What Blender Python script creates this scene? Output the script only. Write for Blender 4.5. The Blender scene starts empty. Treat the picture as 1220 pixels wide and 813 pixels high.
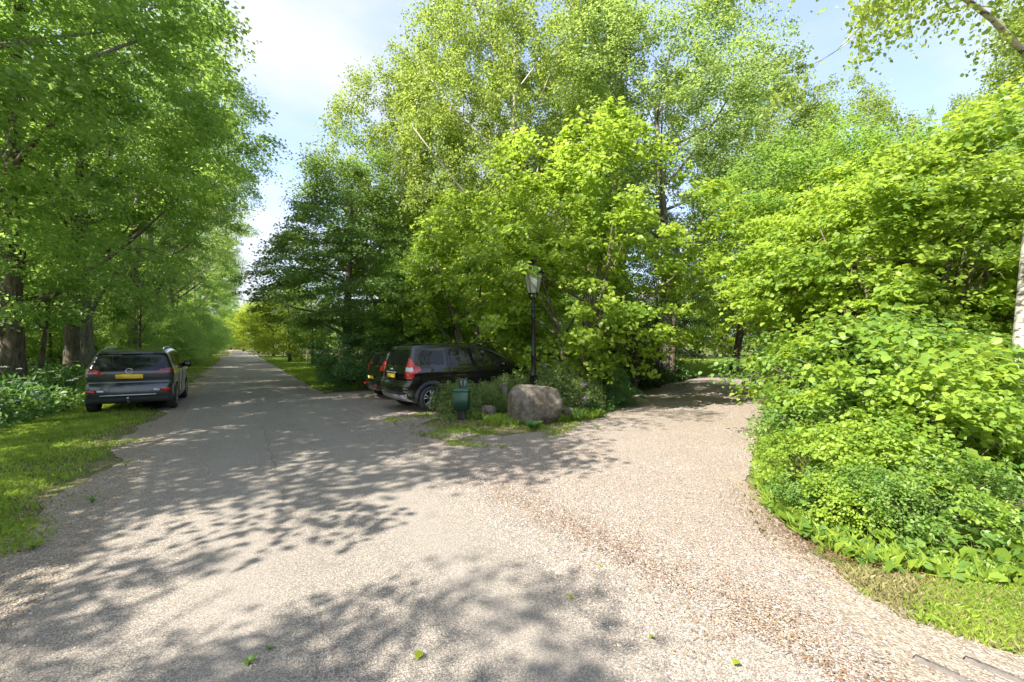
import bpy, math, random
import numpy as np
from mathutils import Vector, Matrix
R_ = math.radians
sc = bpy.context.scene
col = sc.collection

# ------------------------------------------------------------------ camera, world, sun, exposure
FPX, HOR, CAMH = 520.0, 410.0, 1.70
cd = bpy.data.cameras.new('camera'); cam = bpy.data.objects.new('camera', cd); col.objects.link(cam)
cam.location = (0, 0, CAMH); cam.rotation_euler = (R_(90), 0, 0)
cd.sensor_width = 36; cd.lens = 36 * FPX / 1220; cd.shift_y = (HOR - 406.5) / 1220
cd.clip_start = 0.05; cd.clip_end = 3000
sc.camera = cam
SUN_EL = R_(48); LDX, LDY = 0.80, 0.60           # horizontal direction the light travels in
world = bpy.data.worlds.new('World'); sc.world = world; world.use_nodes = True
nt = world.node_tree; nt.nodes.clear()
wo = nt.nodes.new('ShaderNodeOutputWorld'); bg = nt.nodes.new('ShaderNodeBackground')
sky = nt.nodes.new('ShaderNodeTexSky'); sky.sky_type = 'NISHITA'; sky.sun_disc = False
sky.sun_elevation = SUN_EL; sky.sun_rotation = math.atan2(-LDX, -LDY)
sky.air_density = 1.0; sky.dust_density = 1.6; sky.ozone_density = 1.0
tc = nt.nodes.new('ShaderNodeTexCoord'); mp = nt.nodes.new('ShaderNodeMapping')
mp.inputs['Scale'].default_value = (1.0, 1.0, 2.6); mp.inputs['Location'].default_value = (0.35, 0.1, 0.2)
nz = nt.nodes.new('ShaderNodeTexNoise'); nz.inputs['Scale'].default_value = 1.9; nz.inputs['Detail'].default_value = 7; nz.inputs['Roughness'].default_value = 0.52
rp = nt.nodes.new('ShaderNodeValToRGB'); rp.color_ramp.elements[0].position = 0.43; rp.color_ramp.elements[1].position = 0.66
rp.color_ramp.elements[0].color = (0.0, 0.0, 0.0, 1); rp.color_ramp.elements[1].color = (0.92, 0.92, 0.92, 1)
mx = nt.nodes.new('ShaderNodeMix'); mx.data_type = 'RGBA'
mx.inputs['B'].default_value = (1.95, 1.98, 2.12, 1)
L = nt.links
L.new(tc.outputs['Generated'], mp.inputs['Vector']); L.new(mp.outputs['Vector'], nz.inputs['Vector']); L.new(nz.outputs['Fac'], rp.inputs['Fac'])
mh = nt.nodes.new('ShaderNodeMix'); mh.data_type = 'RGBA'; mh.inputs['Factor'].default_value = 0.5; mh.inputs['B'].default_value = (1.12, 1.25, 1.85, 1); L.new(sky.outputs['Color'], mh.inputs['A'])
L.new(rp.outputs['Color'], mx.inputs['Factor']); L.new(mh.outputs['Result'], mx.inputs['A']); L.new(mx.outputs['Result'], bg.inputs['Color'])
bg.inputs['Strength'].default_value = 0.15; L.new(bg.outputs['Background'], wo.inputs['Surface'])
sl = bpy.data.lights.new('sun', 'SUN'); sl.energy = 3.8; sl.angle = R_(0.42); sl.color = (1.0, 0.94, 0.84)
so = bpy.data.objects.new('sun', sl); col.objects.link(so)
so.rotation_euler = Vector((LDX * math.cos(SUN_EL), LDY * math.cos(SUN_EL), -math.sin(SUN_EL))).to_track_quat('-Z', 'Y').to_euler()
so.location = (-20, -15, 30)
vs = sc.view_settings; vs.view_transform = 'Standard'; vs.look = 'None'; vs.exposure = 1.88; vs.gamma = 1.0; vs.use_curve_mapping = False
cy = sc.cycles
cy.use_denoising = True
cy.max_bounces = 9; cy.diffuse_bounces = 7; cy.glossy_bounces = 3; cy.transmission_bounces = 8; cy.transparent_max_bounces = 10
cy.caustics_reflective = False; cy.caustics_refractive = False; cy.use_adaptive_sampling = True; cy.adaptive_threshold = 0.02
sc.render.use_persistent_data = False

# ------------------------------------------------------------------ helpers
KR = 0.629                                       # road: X = a - KR * Y
RD = Vector((-KR, 1.0, 0)).normalized()
def G(px, py, z=0.0):
    Y = CAMH * FPX / (py - HOR); return Vector(((px - 610) / FPX * Y, Y, z))
def A(px, Y, z=0.0): return ((px - 610) / FPX * Y, Y, z)
def HT(py, Y): return CAMH + (HOR - py) / FPX * Y

def mesh_np(name, V, F, smooth=False):
    """V (n,3) array, F: list of (m,k) int arrays, k the same inside an array"""
    if not isinstance(F, list): F = [F]
    F = [f for f in F if len(f)]
    me = bpy.data.meshes.new(name)
    V = np.asarray(V, dtype=np.float32)
    me.vertices.add(len(V)); me.vertices.foreach_set('co', V.ravel())
    nl = sum(f.size for f in F); nf = sum(len(f) for f in F)
    me.loops.add(nl); me.polygons.add(nf)
    li = np.concatenate([f.ravel() for f in F]).astype(np.int32)
    lt = np.concatenate([np.full(len(f), f.shape[1], dtype=np.int32) for f in F])
    ls = np.concatenate([[0], np.cumsum(lt)[:-1]]).astype(np.int32)
    me.loops.foreach_set('vertex_index', li)
    me.polygons.foreach_set('loop_start', ls); me.polygons.foreach_set('loop_total', lt)
    if smooth: me.polygons.foreach_set('use_smooth', np.ones(nf, dtype=bool))
    me.update(calc_edges=True); me.validate()
    return me

def link(name, me, m=None, parent=None):
    o = bpy.data.objects.new(name, me); col.objects.link(o)
    if m is not None and len(me.materials) == 0: me.materials.append(m)
    if parent is not None: o.parent = parent
    return o
def tag(o, label=None, cat=None, group=None, kind=None):
    if label: o['label'] = label
    if cat: o['category'] = cat
    if group: o['group'] = group
    if kind: o['kind'] = kind
    return o
def thing(name, loc, label, cat, rz=0, group=None, scale=None):
    o = bpy.data.objects.new(name, None); col.objects.link(o); o.empty_display_size = 0.2
    o.location = loc; o.rotation_euler = (0, 0, rz)
    if scale: o.scale = scale if hasattr(scale, '__len__') else (scale,) * 3
    return tag(o, label, cat, group)

class MB:
    """collects shapes, then becomes ONE mesh"""
    def __init__(s): s.V = []; s.F3 = []; s.F4 = []; s.n = 0
    def add(s, V, F):
        V = np.asarray(V, float)
        for f in F:
            f = [i + s.n for i in f]
            if len(f) == 3: s.F3.append(f)
            elif len(f) == 4: s.F4.append(f)
            else:
                for k in range(1, len(f) - 1): s.F3.append([f[0], f[k], f[k + 1]])
        s.V.append(V); s.n += len(V); return s
    def box(s, c, d, rot=None, bevel=0.0):
        x, y, z = [k / 2 for k in d]; b = min(bevel, x, y, z) if bevel else 0
        P = []
        if not b:
            for sx in (-1, 1):
                for sy in (-1, 1):
                    for sz in (-1, 1): P.append((sx * x, sy * y, sz * z))
            F = [(0, 1, 3, 2), (4, 6, 7, 5), (0, 4, 5, 1), (2, 3, 7, 6), (0, 2, 6, 4), (1, 5, 7, 3)]
        else:
            idx = {}
            for sx in (-1, 1):
                for sy in (-1, 1):
                    for sz in (-1, 1):
                        for ax in range(3):
                            q = [sx * (x - b), sy * (y - b), sz * (z - b)]; q[ax] = (sx * x, sy * y, sz * z)[ax]
                            idx[(sx, sy, sz, ax)] = len(P); P.append(tuple(q))
            F = []
            for ax in range(3):
                o1, o2 = [k for k in range(3) if k != ax]
                for sg in (-1, 1):
                    q = []
                    for a1, a2 in ((-1, -1), (1, -1), (1, 1), (-1, 1)):
                        t = [0, 0, 0]; t[ax] = sg; t[o1] = a1; t[o2] = a2; q.append(idx[(*t, ax)])
                    F.append(q)
                for a1 in (-1, 1):
                    for a2 in (-1, 1):
                        t0 = [0, 0, 0]; t0[o1] = a1; t0[o2] = a2; t0[ax] = -1; t1 = list(t0); t1[ax] = 1
                        F.append([idx[(*t0, o1)], idx[(*t1, o1)], idx[(*t1, o2)], idx[(*t0, o2)]])
            for sx in (-1, 1):
                for sy in (-1, 1):
                    for sz in (-1, 1): F.append([idx[(sx, sy, sz, a)] for a in range(3)])
        P = np.array(P)
        if rot is not None: P = P @ np.array(rot.to_3x3()).T
        return s.add(P + np.array(c), F)
    def tube(s, pts, rad, n=6, cap=True):
        pts = np.asarray(pts, float); m = len(pts)
        rad = np.full(m, rad) if np.isscalar(rad) else np.asarray(rad, float)
        T = np.gradient(pts, axis=0); T /= np.linalg.norm(T, axis=1)[:, None] + 1e-9
        ref = np.array([0, 0, 1.0]) if abs(T[:, 2]).mean() < 0.75 else np.array([1.0, 0, 0])
        B = np.cross(T, ref); B /= np.linalg.norm(B, axis=1)[:, None] + 1e-9; N = np.cross(B, T)
        a = np.arange(n) * 2 * math.pi / n
        V = pts[:, None] + rad[:, None, None] * (np.cos(a)[None, :, None] * B[:, None] + np.sin(a)[None, :, None] * N[:, None])
        V = V.reshape(-1, 3)
        F = [(i * n + j, i * n + (j + 1) % n, (i + 1) * n + (j + 1) % n, (i + 1) * n + j) for i in range(m - 1) for j in range(n)]
        if cap: F += [list(range(n))[::-1], [(m - 1) * n + j for j in range(n)]]
        return s.add(V, F)
    def lathe(s, prof, n=24, c=(0, 0, 0), axis='z', sq=1.0):
        a = np.arange(n) * 2 * math.pi / n; V = []
        for r, z in prof:
            for k in a:
                if axis == 'z': V.append((c[0] + r * math.cos(k), c[1] + r * sq * math.sin(k), c[2] + z))
                else: V.append((c[0] + r * math.cos(k), c[1] + z, c[2] + r * math.sin(k)))
        m = len(prof)
        F = [(i * n + j, i * n + (j + 1) % n, (i + 1) * n + (j + 1) % n, (i + 1) * n + j) for i in range(m - 1) for j in range(n)]
        return s.add(V, F)
    def mesh(s, name, smooth=False):
        F = []
        if s.F3: F.append(np.array(s.F3))
        if s.F4: F.append(np.array(s.F4))
        return mesh_np(name, np.concatenate(s.V), F, smooth)
    def build(s, name, m, parent=None, smooth=False): return link(name, s.mesh(name, smooth), m, parent)

# ------------------------------------------------------------------ materials
def mat(name):
    m = bpy.data.materials.new(name); m.use_nodes = True
    t = m.node_tree; b = t.nodes['Principled BSDF']; return m, t, b
def simple(name, c, rough=0.5, metal=0.0, coat=0.0, spec=0.5, nscale=0, nvar=0.0, bump=0.0):
    m, t, b = mat(name)
    b.inputs['Base Color'].default_value = (*c, 1); b.inputs['Roughness'].default_value = rough
    b.inputs['Metallic'].default_value = metal; b.inputs['Coat Weight'].default_value = coat; b.inputs['Specular IOR Level'].default_value = spec
    if coat: b.inputs['Coat Roughness'].default_value = 0.03
    if nscale:
        tcn = t.nodes.new('ShaderNodeTexCoord'); n = t.nodes.new('ShaderNodeTexNoise'); n.inputs['Scale'].default_value = nscale; n.inputs['Detail'].default_value = 6
        t.links.new(tcn.outputs['Object'], n.inputs['Vector'])
        if nvar:
            h = t.nodes.new('ShaderNodeMix'); h.data_type = 'RGBA'
            h.inputs['A'].default_value = (*[k * (1 - nvar) for k in c], 1); h.inputs['B'].default_value = (*[min(1, k * (1 + nvar)) for k in c], 1)
            t.links.new(n.outputs['Fac'], h.inputs['Factor']); t.links.new(h.outputs['Result'], b.inputs['Base Color'])
        if bump:
            bp = t.nodes.new('ShaderNodeBump'); bp.inputs['Strength'].default_value = bump; bp.inputs['Distance'].default_value = 0.02
            t.links.new(n.outputs['Fac'], bp.inputs['Height']); t.links.new(bp.outputs['Normal'], b.inputs['Normal'])
    return m

def leafmat(name, dark, light, tr, tw=0.42, rough=0.42, spec=0.35, nscale=0.9):
    """base colour varies leaf by leaf and with slow noise through the plant; light passes through the blade"""
    m, t, b = mat(name); n = t.nodes; l = t.links
    ge = n.new('ShaderNodeNewGeometry'); tcn = n.new('ShaderNodeTexCoord')
    nz = n.new('ShaderNodeTexNoise'); nz.inputs['Scale'].default_value = nscale; nz.inputs['Detail'].default_value = 2
    l.new(tcn.outputs['Object'], nz.inputs['Vector'])
    ad = n.new('ShaderNodeMath'); ad.operation = 'MULTIPLY_ADD'; ad.inputs[1].default_value = 0.55
    ms = n.new('ShaderNodeMath'); ms.operation = 'MULTIPLY_ADD'; ms.inputs[1].default_value = 2.4; ms.inputs[2].default_value = -0.95
    l.new(nz.outputs['Fac'], ms.inputs[0]); l.new(ge.outputs['Random Per Island'], ad.inputs[0]); l.new(ms.outputs[0], ad.inputs[2])
    c = n.new('ShaderNodeMix'); c.data_type = 'RGBA'; c.clamp_factor = True
    c.inputs['A'].default_value = (*dark, 1); c.inputs['B'].default_value = (*light, 1); l.new(ad.outputs[0], c.inputs['Factor'])
    l.new(c.outputs['Result'], b.inputs['Base Color']); b.inputs['Roughness'].default_value = rough; b.inputs['Specular IOR Level'].default_value = spec
    c2 = n.new('ShaderNodeMix'); c2.data_type = 'RGBA'; c2.clamp_factor = True
    c2.inputs['A'].default_value = (*[k * 0.7 for k in tr], 1); c2.inputs['B'].default_value = (*tr, 1); l.new(ad.outputs[0], c2.inputs['Factor'])
    ts = n.new('ShaderNodeBsdfTranslucent'); l.new(c2.outputs['Result'], ts.inputs['Color'])
    mixs = n.new('ShaderNodeMixShader'); mixs.inputs[0].default_value = tw
    l.new(b.outputs[0], mixs.inputs[1]); l.new(ts.outputs[0], mixs.inputs[2]); l.new(mixs.outputs[0], n['Material Output'].inputs['Surface'])
    return m

M = {}
M['hazel'] = leafmat('hazel_leaf', (0.135, 0.248, 0.035), (0.318, 0.416, 0.057), (0.510, 0.674, 0.073), tw=0.5)
M['maple'] = leafmat('maple_leaf', (0.099, 0.221, 0.043), (0.221, 0.353, 0.057), (0.391, 0.575, 0.090), tw=0.5)
M['oak'] = leafmat('oak_leaf', (0.108, 0.229, 0.059), (0.254, 0.371, 0.082), (0.479, 0.683, 0.129), tw=0.55, nscale=0.35)
M['birch'] = leafmat('birch_leaf', (0.143, 0.220, 0.044), (0.286, 0.363, 0.066), (0.480, 0.600, 0.108), tw=0.5, nscale=0.3)
M['willow'] = leafmat('willow_leaf', (0.108, 0.199, 0.065), (0.229, 0.317, 0.093), (0.441, 0.588, 0.137), tw=0.55, nscale=0.3)
M['dark'] = leafmat('dark_leaf', (0.075, 0.155, 0.038), (0.19, 0.29, 0.06), (0.32, 0.48, 0.08), tw=0.45, nscale=0.5)
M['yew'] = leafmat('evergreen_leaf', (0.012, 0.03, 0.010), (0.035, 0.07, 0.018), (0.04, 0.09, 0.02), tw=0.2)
M['lime'] = leafmat('yellow_green_leaf', (0.170, 0.250, 0.020), (0.330, 0.400, 0.030), (0.550, 0.660, 0.044), tw=0.5, nscale=0.5)
M['herb'] = leafmat('herb_leaf', (0.090, 0.185, 0.032), (0.190, 0.296, 0.059), (0.248, 0.432, 0.076), tw=0.42)
M['shrub'] = leafmat('shrub_leaf', (0.13, 0.20, 0.055), (0.27, 0.34, 0.11), (0.34, 0.46, 0.10), tw=0.38)
M['cool'] = leafmat('cool_leaf', (0.060, 0.156, 0.048), (0.132, 0.240, 0.072), (0.208, 0.377, 0.078), tw=0.4)
M['ivy'] = leafmat('ivy_leaf', (0.039, 0.098, 0.023), (0.091, 0.182, 0.039), (0.104, 0.208, 0.026), tw=0.25, rough=0.3)
M['grass'] = leafmat('grass_blade', (0.15, 0.25, 0.03), (0.31, 0.41, 0.06), (0.42, 0.56, 0.06), tw=0.4, nscale=1.3)
M['drygrass'] = leafmat('dry_blade', (0.20, 0.19, 0.07), (0.33, 0.30, 0.13), (0.3, 0.3, 0.12), tw=0.3)
M['litter'] = leafmat('dry_litter', (0.12, 0.07, 0.035), (0.30, 0.18, 0.085), (0.3, 0.15, 0.04), tw=0.15)
M['white_flower'] = leafmat('white_petal', (0.6, 0.6, 0.52), (0.75, 0.75, 0.68), (0.6, 0.6, 0.5), tw=0.3)
M['pink_flower'] = leafmat('pink_petal', (0.55, 0.36, 0.40), (0.72, 0.55, 0.55), (0.6, 0.4, 0.4), tw=0.3)
M['purple_flower'] = leafmat('purple_petal', (0.36, 0.22, 0.46), (0.52, 0.38, 0.60), (0.5, 0.3, 0.6), tw=0.3)

def bark(name, c1, c2, scale=(14, 14, 3), bump=0.6, birch=False):
    m, t, b = mat(name); n = t.nodes; l = t.links
    tcn = n.new('ShaderNodeTexCoord'); mp = n.new('ShaderNodeMapping'); mp.inputs['Scale'].default_value = scale
    nz = n.new('ShaderNodeTexNoise'); nz.inputs['Scale'].default_value = 1.0; nz.inputs['Detail'].default_value = 8; nz.inputs['Roughness'].default_value = 0.65
    l.new(tcn.outputs['Object'], mp.inputs['Vector']); l.new(mp.outputs['Vector'], nz.inputs['Vector'])
    r = n.new('ShaderNodeValToRGB'); r.color_ramp.elements[0].color = (*c1, 1); r.color_ramp.elements[1].color = (*c2, 1)
    r.color_ramp.elements[0].position = 0.36 if not birch else 0.40; r.color_ramp.elements[1].position = 0.64 if not birch else 0.47
    l.new(nz.outputs['Fac'], r.inputs['Fac']); l.new(r.outputs['Color'], b.inputs['Base Color']); b.inputs['Roughness'].default_value = 0.85
    bp = n.new('ShaderNodeBump'); bp.inputs['Strength'].default_value = bump; bp.inputs['Distance'].default_value = 0.03
    l.new(nz.outputs['Fac'], bp.inputs['Height']); l.new(bp.outputs['Normal'], b.inputs['Normal'])
    return m
M['bark'] = bark('brown_bark', (0.05, 0.038, 0.026), (0.17, 0.135, 0.10))
M['greybark'] = bark('grey_bark', (0.10, 0.09, 0.07), (0.28, 0.25, 0.20))
M['birchbark'] = bark('birch_bark', (0.10, 0.085, 0.07), (0.44, 0.41, 0.36), scale=(5, 5, 17), bump=0.3, birch=True)
M['weathered'] = bark('weathered_wood', (0.14, 0.12, 0.09), (0.32, 0.28, 0.22))

def dotnode(t, vec):
    ge = t.nodes.new('ShaderNodeNewGeometry'); d = t.nodes.new('ShaderNodeVectorMath'); d.operation = 'DOT_PRODUCT'
    t.links.new(ge.outputs['Position'], d.inputs[0]); d.inputs[1].default_value = vec; return d.outputs['Value']
def mathn(t, op, a, b=None, c=None):
    m = t.nodes.new('ShaderNodeMath'); m.operation = op
    for i, k in enumerate((a, b, c)):
        if k is None: continue
        if isinstance(k, (int, float)): m.inputs[i].default_value = k
        else: t.links.new(k, m.inputs[i])
    return m.outputs[0]
def mixc(t, f, a, b, mode='MIX'):
    m = t.nodes.new('ShaderNodeMix'); m.data_type = 'RGBA'; m.blend_type = mode; m.clamp_factor = True
    for k, s in ((f, 'Factor'), (a, 'A'), (b, 'B')):
        if isinstance(k, (int, float)): m.inputs[s].default_value = k
        elif isinstance(k, tuple): m.inputs[s].default_value = (*k, 1)
        else: t.links.new(k, m.inputs[s])
    return m.outputs['Result']
def noise(t, scale, detail=4, rough=0.55, vec=None):
    n = t.nodes.new('ShaderNodeTexNoise'); n.inputs['Scale'].default_value = scale; n.inputs['Detail'].default_value = detail; n.inputs['Roughness'].default_value = rough
    if vec is None:
        ge = t.nodes.new('ShaderNodeNewGeometry'); vec = ge.outputs['Position']
    t.links.new(vec, n.inputs['Vector']); return n.outputs['Fac']
def ramp(t, fac, stops):
    r = t.nodes.new('ShaderNodeValToRGB'); e = r.color_ramp.elements
    while len(e) < len(stops): e.new(0.5)
    for k, (p, c) in zip(e, stops): k.position = p; k.color = (*c, 1) if len(c) == 3 else c
    t.links.new(fac, r.inputs['Fac']); return r.outputs['Color']
def voro(t, scale, out='Color', feat='F1'):
    ge = t.nodes.new('ShaderNodeNewGeometry'); v = t.nodes.new('ShaderNodeTexVoronoi'); v.inputs['Scale'].default_value = scale; v.feature = feat
    t.links.new(ge.outputs['Position'], v.inputs['Vector']); return v
def bumpn(t, b, h, strength, dist, prev=None):
    bp = t.nodes.new('ShaderNodeBump'); bp.inputs['Strength'].default_value = strength; bp.inputs['Distance'].default_value = dist
    t.links.new(h, bp.inputs['Height'])
    if prev is not None: t.links.new(prev, bp.inputs['Normal'])
    t.links.new(bp.outputs['Normal'], b.inputs['Normal']); return bp.outputs['Normal']
ND = (math.cos(math.atan(KR)), KR * math.cos(math.atan(KR)), 0)      # across the road
def make_asphalt():
    m, t, b = mat('chip_sealed_asphalt')
    v = voro(t, 150)
    sep = t.nodes.new('ShaderNodeSeparateColor'); t.links.new(v.outputs['Color'], sep.inputs['Color'])
    chips = ramp(t, sep.outputs[0], [(0.0, (0.085, 0.073, 0.061)), (0.25, (0.186, 0.161, 0.136)), (0.6, (0.282, 0.247, 0.206)), (0.9, (0.383, 0.337, 0.282)), (1.0, (0.503, 0.453, 0.392))])
    big = noise(t, 0.7, 5, 0.6)
    c = mixc(t, mathn(t, 'MULTIPLY', ramp(t, big, [(0.35, (0, 0, 0)), (0.7, (1, 1, 1))]), 0.35), chips, (0.17, 0.155, 0.14))
    # binder shows between the chips, dirt along the edges
    c = mixc(t, mathn(t, 'MULTIPLY', ramp(t, v.outputs['Distance'], [(0.45, (0, 0, 0)), (0.8, (1, 1, 1))]), 0.55), c, (0.10, 0.088, 0.075))
    a = mathn(t, 'ADD', dotnode(t, ND), mathn(t, 'MULTIPLY', noise(t, 1.1, 4), 0.9))
    edge = ramp(t, mathn(t, 'MULTIPLY_ADD', a, 0.5, 0.5), [(0.0, (1, 1, 1)), (0.32, (0, 0, 0))])
    c = mixc(t, mathn(t, 'MULTIPLY', edge, 0.6), c, (0.30, 0.245, 0.185))
    tk = mathn(t, 'ABSOLUTE', mathn(t, 'SUBTRACT', mathn(t, 'ABSOLUTE', mathn(t, 'SUBTRACT', mathn(t, 'ADD', dotnode(t, ND), mathn(t, 'MULTIPLY', noise(t, 0.5, 2), 0.3)), 0.85)), 0.75))
    c = mixc(t, mathn(t, 'MULTIPLY', ramp(t, tk, [(0.08, (1, 1, 1)), (0.42, (0, 0, 0))]), 0.38), c, (0.245, 0.22, 0.19))
    c = mixc(t, mathn(t, 'MULTIPLY', ramp(t, noise(t, 1.9, 6, 0.7), [(0.56, (0, 0, 0)), (0.66, (1, 1, 1))]), 0.3), c, (0.11, 0.098, 0.085))
    # one long crack that wanders beside the left wheel track
    cr = mathn(t, 'ABSOLUTE', mathn(t, 'SUBTRACT', mathn(t, 'ADD', dotnode(t, ND), mathn(t, 'MULTIPLY', noise(t, 2.2, 6, 0.7), 0.22)), 0.55))
    crm = mathn(t, 'MULTIPLY', mathn(t, 'LESS_THAN', cr, 0.012), mathn(t, 'GREATER_THAN', noise(t, 0.45, 2), 0.47))
    c = mixc(t, mathn(t, 'MULTIPLY', crm, 0.35), c, (0.08, 0.07, 0.06))
    t.links.new(c, b.inputs['Base Color']); b.inputs['Roughness'].default_value = 0.85; b.inputs['Specular IOR Level'].default_value = 0.3
    p = bumpn(t, b, noise(t, 6, 4), 0.25, 0.02)
    inv = mathn(t, 'SUBTRACT', 1.0, v.outputs['Distance'])
    bumpn(t, b, inv, 0.5, 0.004, p)
    return m
def make_gravel():
    m, t, b = mat('loose_gravel')
    v = voro(t, 75); v2 = voro(t, 150)
    sep = t.nodes.new('ShaderNodeSeparateColor'); t.links.new(v.outputs['Color'], sep.inputs['Color'])
    s2 = t.nodes.new('ShaderNodeSeparateColor'); t.links.new(v2.outputs['Color'], s2.inputs['Color'])
    stops = [(0.0, (0.111, 0.089, 0.070)), (0.3, (0.232, 0.191, 0.161)), (0.55, (0.332, 0.282, 0.236)), (0.75, (0.383, 0.302, 0.241)), (0.9, (0.473, 0.422, 0.372)), (1.0, (0.584, 0.543, 0.503))]
    c = mixc(t, 0.5, ramp(t, sep.outputs[0], stops), ramp(t, s2.outputs[0], stops))
    c = mixc(t, mathn(t, 'MULTIPLY', ramp(t, v.outputs['Distance'], [(0.5, (0, 0, 0)), (0.85, (1, 1, 1))]), 0.6), c, (0.12, 0.095, 0.07))
    big = ramp(t, noise(t, 0.8, 5, 0.6), [(0.45, (0, 0, 0)), (0.68, (1, 1, 1))])
    c = mixc(t, mathn(t, 'MULTIPLY', big, 0.5), c, (0.25, 0.20, 0.15))
    t.links.new(c, b.inputs['Base Color']); b.inputs['Roughness'].default_value = 0.8; b.inputs['Specular IOR Level'].default_value = 0.3
    p = bumpn(t, b, noise(t, 3, 5), 0.3, 0.05)
    bumpn(t, b, mathn(t, 'SUBTRACT', 1.0, v.outputs['Distance']), 0.9, 0.014, p)
    return m
def make_soil(name, greens):
    m, t, b = mat(name)
    n1 = noise(t, 1.7, 6, 0.62); n2 = noise(t, 45, 4, 0.7); n3 = noise(t, 0.25, 3)
    soil = ramp(t, n2, [(0.3, (0.09, 0.065, 0.04)), (0.7, (0.24, 0.19, 0.13))])
    grs = ramp(t, n2, [(0.3, (0.055, 0.075, 0.022)), (0.7, (0.15, 0.17, 0.05))])
    c = mixc(t, ramp(t, n1, [(greens - 0.1, (0, 0, 0)), (greens + 0.1, (1, 1, 1))]), soil, grs)
    t.links.new(c, b.inputs['Base Color']); b.inputs['Roughness'].default_value = 0.95; b.inputs['Specular IOR Level'].default_value = 0.1
    bumpn(t, b, n2, 0.5, 0.008); return m
M['asphalt'] = make_asphalt(); M['gravel'] = make_gravel()
M['soil'] = make_soil('grassy_soil', 0.46); M['forest_floor'] = make_soil('forest_floor', 0.62)
def make_dirt():
    m, t, b = mat('dry_dirt')
    v = voro(t, 75); sep = t.nodes.new('ShaderNodeSeparateColor'); t.links.new(v.outputs['Color'], sep.inputs['Color'])
    c = mixc(t, 0.45, ramp(t, noise(t, 9, 6, 0.7), [(0.3, (0.17, 0.13, 0.09)), (0.7, (0.33, 0.27, 0.20))]), ramp(t, sep.outputs[0], [(0, (0.12, 0.10, 0.08)), (0.6, (0.28, 0.25, 0.21)), (1, (0.5, 0.46, 0.4))]))
    t.links.new(c, b.inputs['Base Color']); b.inputs['Roughness'].default_value = 0.95; b.inputs['Specular IOR Level'].default_value = 0.1
    bumpn(t, b, mathn(t, 'SUBTRACT', noise(t, 9, 6, 0.7), v.outputs['Distance']), 0.6, 0.02); return m
M['dirt'] = make_dirt()

# ------------------------------------------------------------------ ground, road, gravel
rng = np.random.default_rng(7)
def fbm1(x, seed, oct=5, base=1.0):
    r = np.random.default_rng(seed); y = np.zeros_like(x); a = 1.0; f = base
    for _ in range(oct):
        y += a * np.sin(x * f * (1 + 0.2 * r.random()) + r.random() * 6.28); a *= 0.55; f *= 2.1
    return y
def fbm2(x, y, seed, base=1.0, oct=4):
    r = np.random.default_rng(seed); o = np.zeros_like(x); a = 1.0; f = base
    for _ in range(oct):
        for _k in range(3):
            th = r.random() * 6.28; o += a / 3 * np.sin((x * math.cos(th) + y * math.sin(th)) * f + r.random() * 6.28)
        a *= 0.6; f *= 2.0
    return o
gx = np.array([-900, -500, -250, -120] + list(range(-80, 81, 4)) + [120, 250, 500, 900.0]); gy = np.array([-300, -120, -50] + list(range(-20, 101, 4)) + [130, 200, 350, 700, 1500.0])
gX, gY = np.meshgrid(gx, gy); nx = len(gx); gi, gj = np.meshgrid(np.arange(len(gy) - 1), np.arange(nx - 1), indexing='ij'); gq = (gi * nx + gj).ravel()
me = mesh_np('ground', np.stack([gX.ravel(), gY.ravel(), np.full(gX.size, -0.012)], -1), np.stack([gq, gq + 1, gq + nx + 1, gq + nx], -1))
tag(link('ground', me, M['soil']), kind='structure')
def road_x(a, Y):                                                   # the far end bends to the left
    return a - KR * Y - np.maximum(Y - 60, 0) ** 2 * 0.0005
def ribbon(name, a0, a1, Ys, z, m, j0, j1, s0, s1, cols=6):
    x0 = road_x(a0, Ys) + j0 * fbm1(Ys, s0, 6, 1.3); x1 = road_x(a1, Ys) + j1 * fbm1(Ys, s1, 6, 1.3)
    t = np.linspace(0, 1, cols)
    X = x0[:, None] * (1 - t) + x1[:, None] * t; Y = np.repeat(Ys[:, None], cols, 1)
    crown = 0.0 * X
    V = np.stack([X, Y, np.full_like(X, z) + crown], -1).reshape(-1, 3); n = len(Ys)
    i, j = np.meshgrid(np.arange(n - 1), np.arange(cols - 1), indexing='ij'); q = (i * cols + j).ravel()
    me = mesh_np(name, V, np.stack([q, q + 1, q + cols + 1, q + cols], -1))
    return tag(link(name, me, m), kind='structure')
Ys = np.concatenate([np.arange(-14, 16, 0.06), np.arange(16, 60, 0.4), np.arange(60, 165, 2.0)])
ribbon('road', -1.28, 2.92, Ys, 0.006, M['asphalt'], 0.035, 0.07, 3, 4)
Ys2 = np.concatenate([np.arange(-14, 16, 0.1), np.arange(16, 60, 0.5)])
ribbon('dirt_shoulder', -1.95, 1.0, Ys2, 0.001, M['dirt'], 0.16, 0.0, 5, 6)
def poly_sheet(name, pts, z, m, jit=0.03, step=0.08, seed=1):
    P = []
    r = random.Random(seed)
    n = len(pts)
    for i in range(n):
        a, b = Vector(pts[i]), Vector(pts[(i + 1) % n]); k = max(1, int((b - a).length / step))
        for s in range(k):
            q = a.lerp(b, s / k); P.append((q.x + r.uniform(-jit, jit), q.y + r.uniform(-jit, jit), z))
    from mathutils.geometry import delaunay_2d_cdt
    vv, _, ff, *_r = delaunay_2d_cdt([Vector(p[:2]) for p in P], [], [list(range(len(P)))], 1, 1e-5)
    me = mesh_np(name, np.array([(v.x, v.y, z) for v in vv]), np.array([f if (vv[f[1]] - vv[f[0]]).cross(vv[f[2]] - vv[f[0]]) > 0 else f[::-1] for f in ff]))
    return tag(link(name, me, m), kind='structure')
def g2(px, py): v = G(px, py); return (v.x, v.y)
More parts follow.
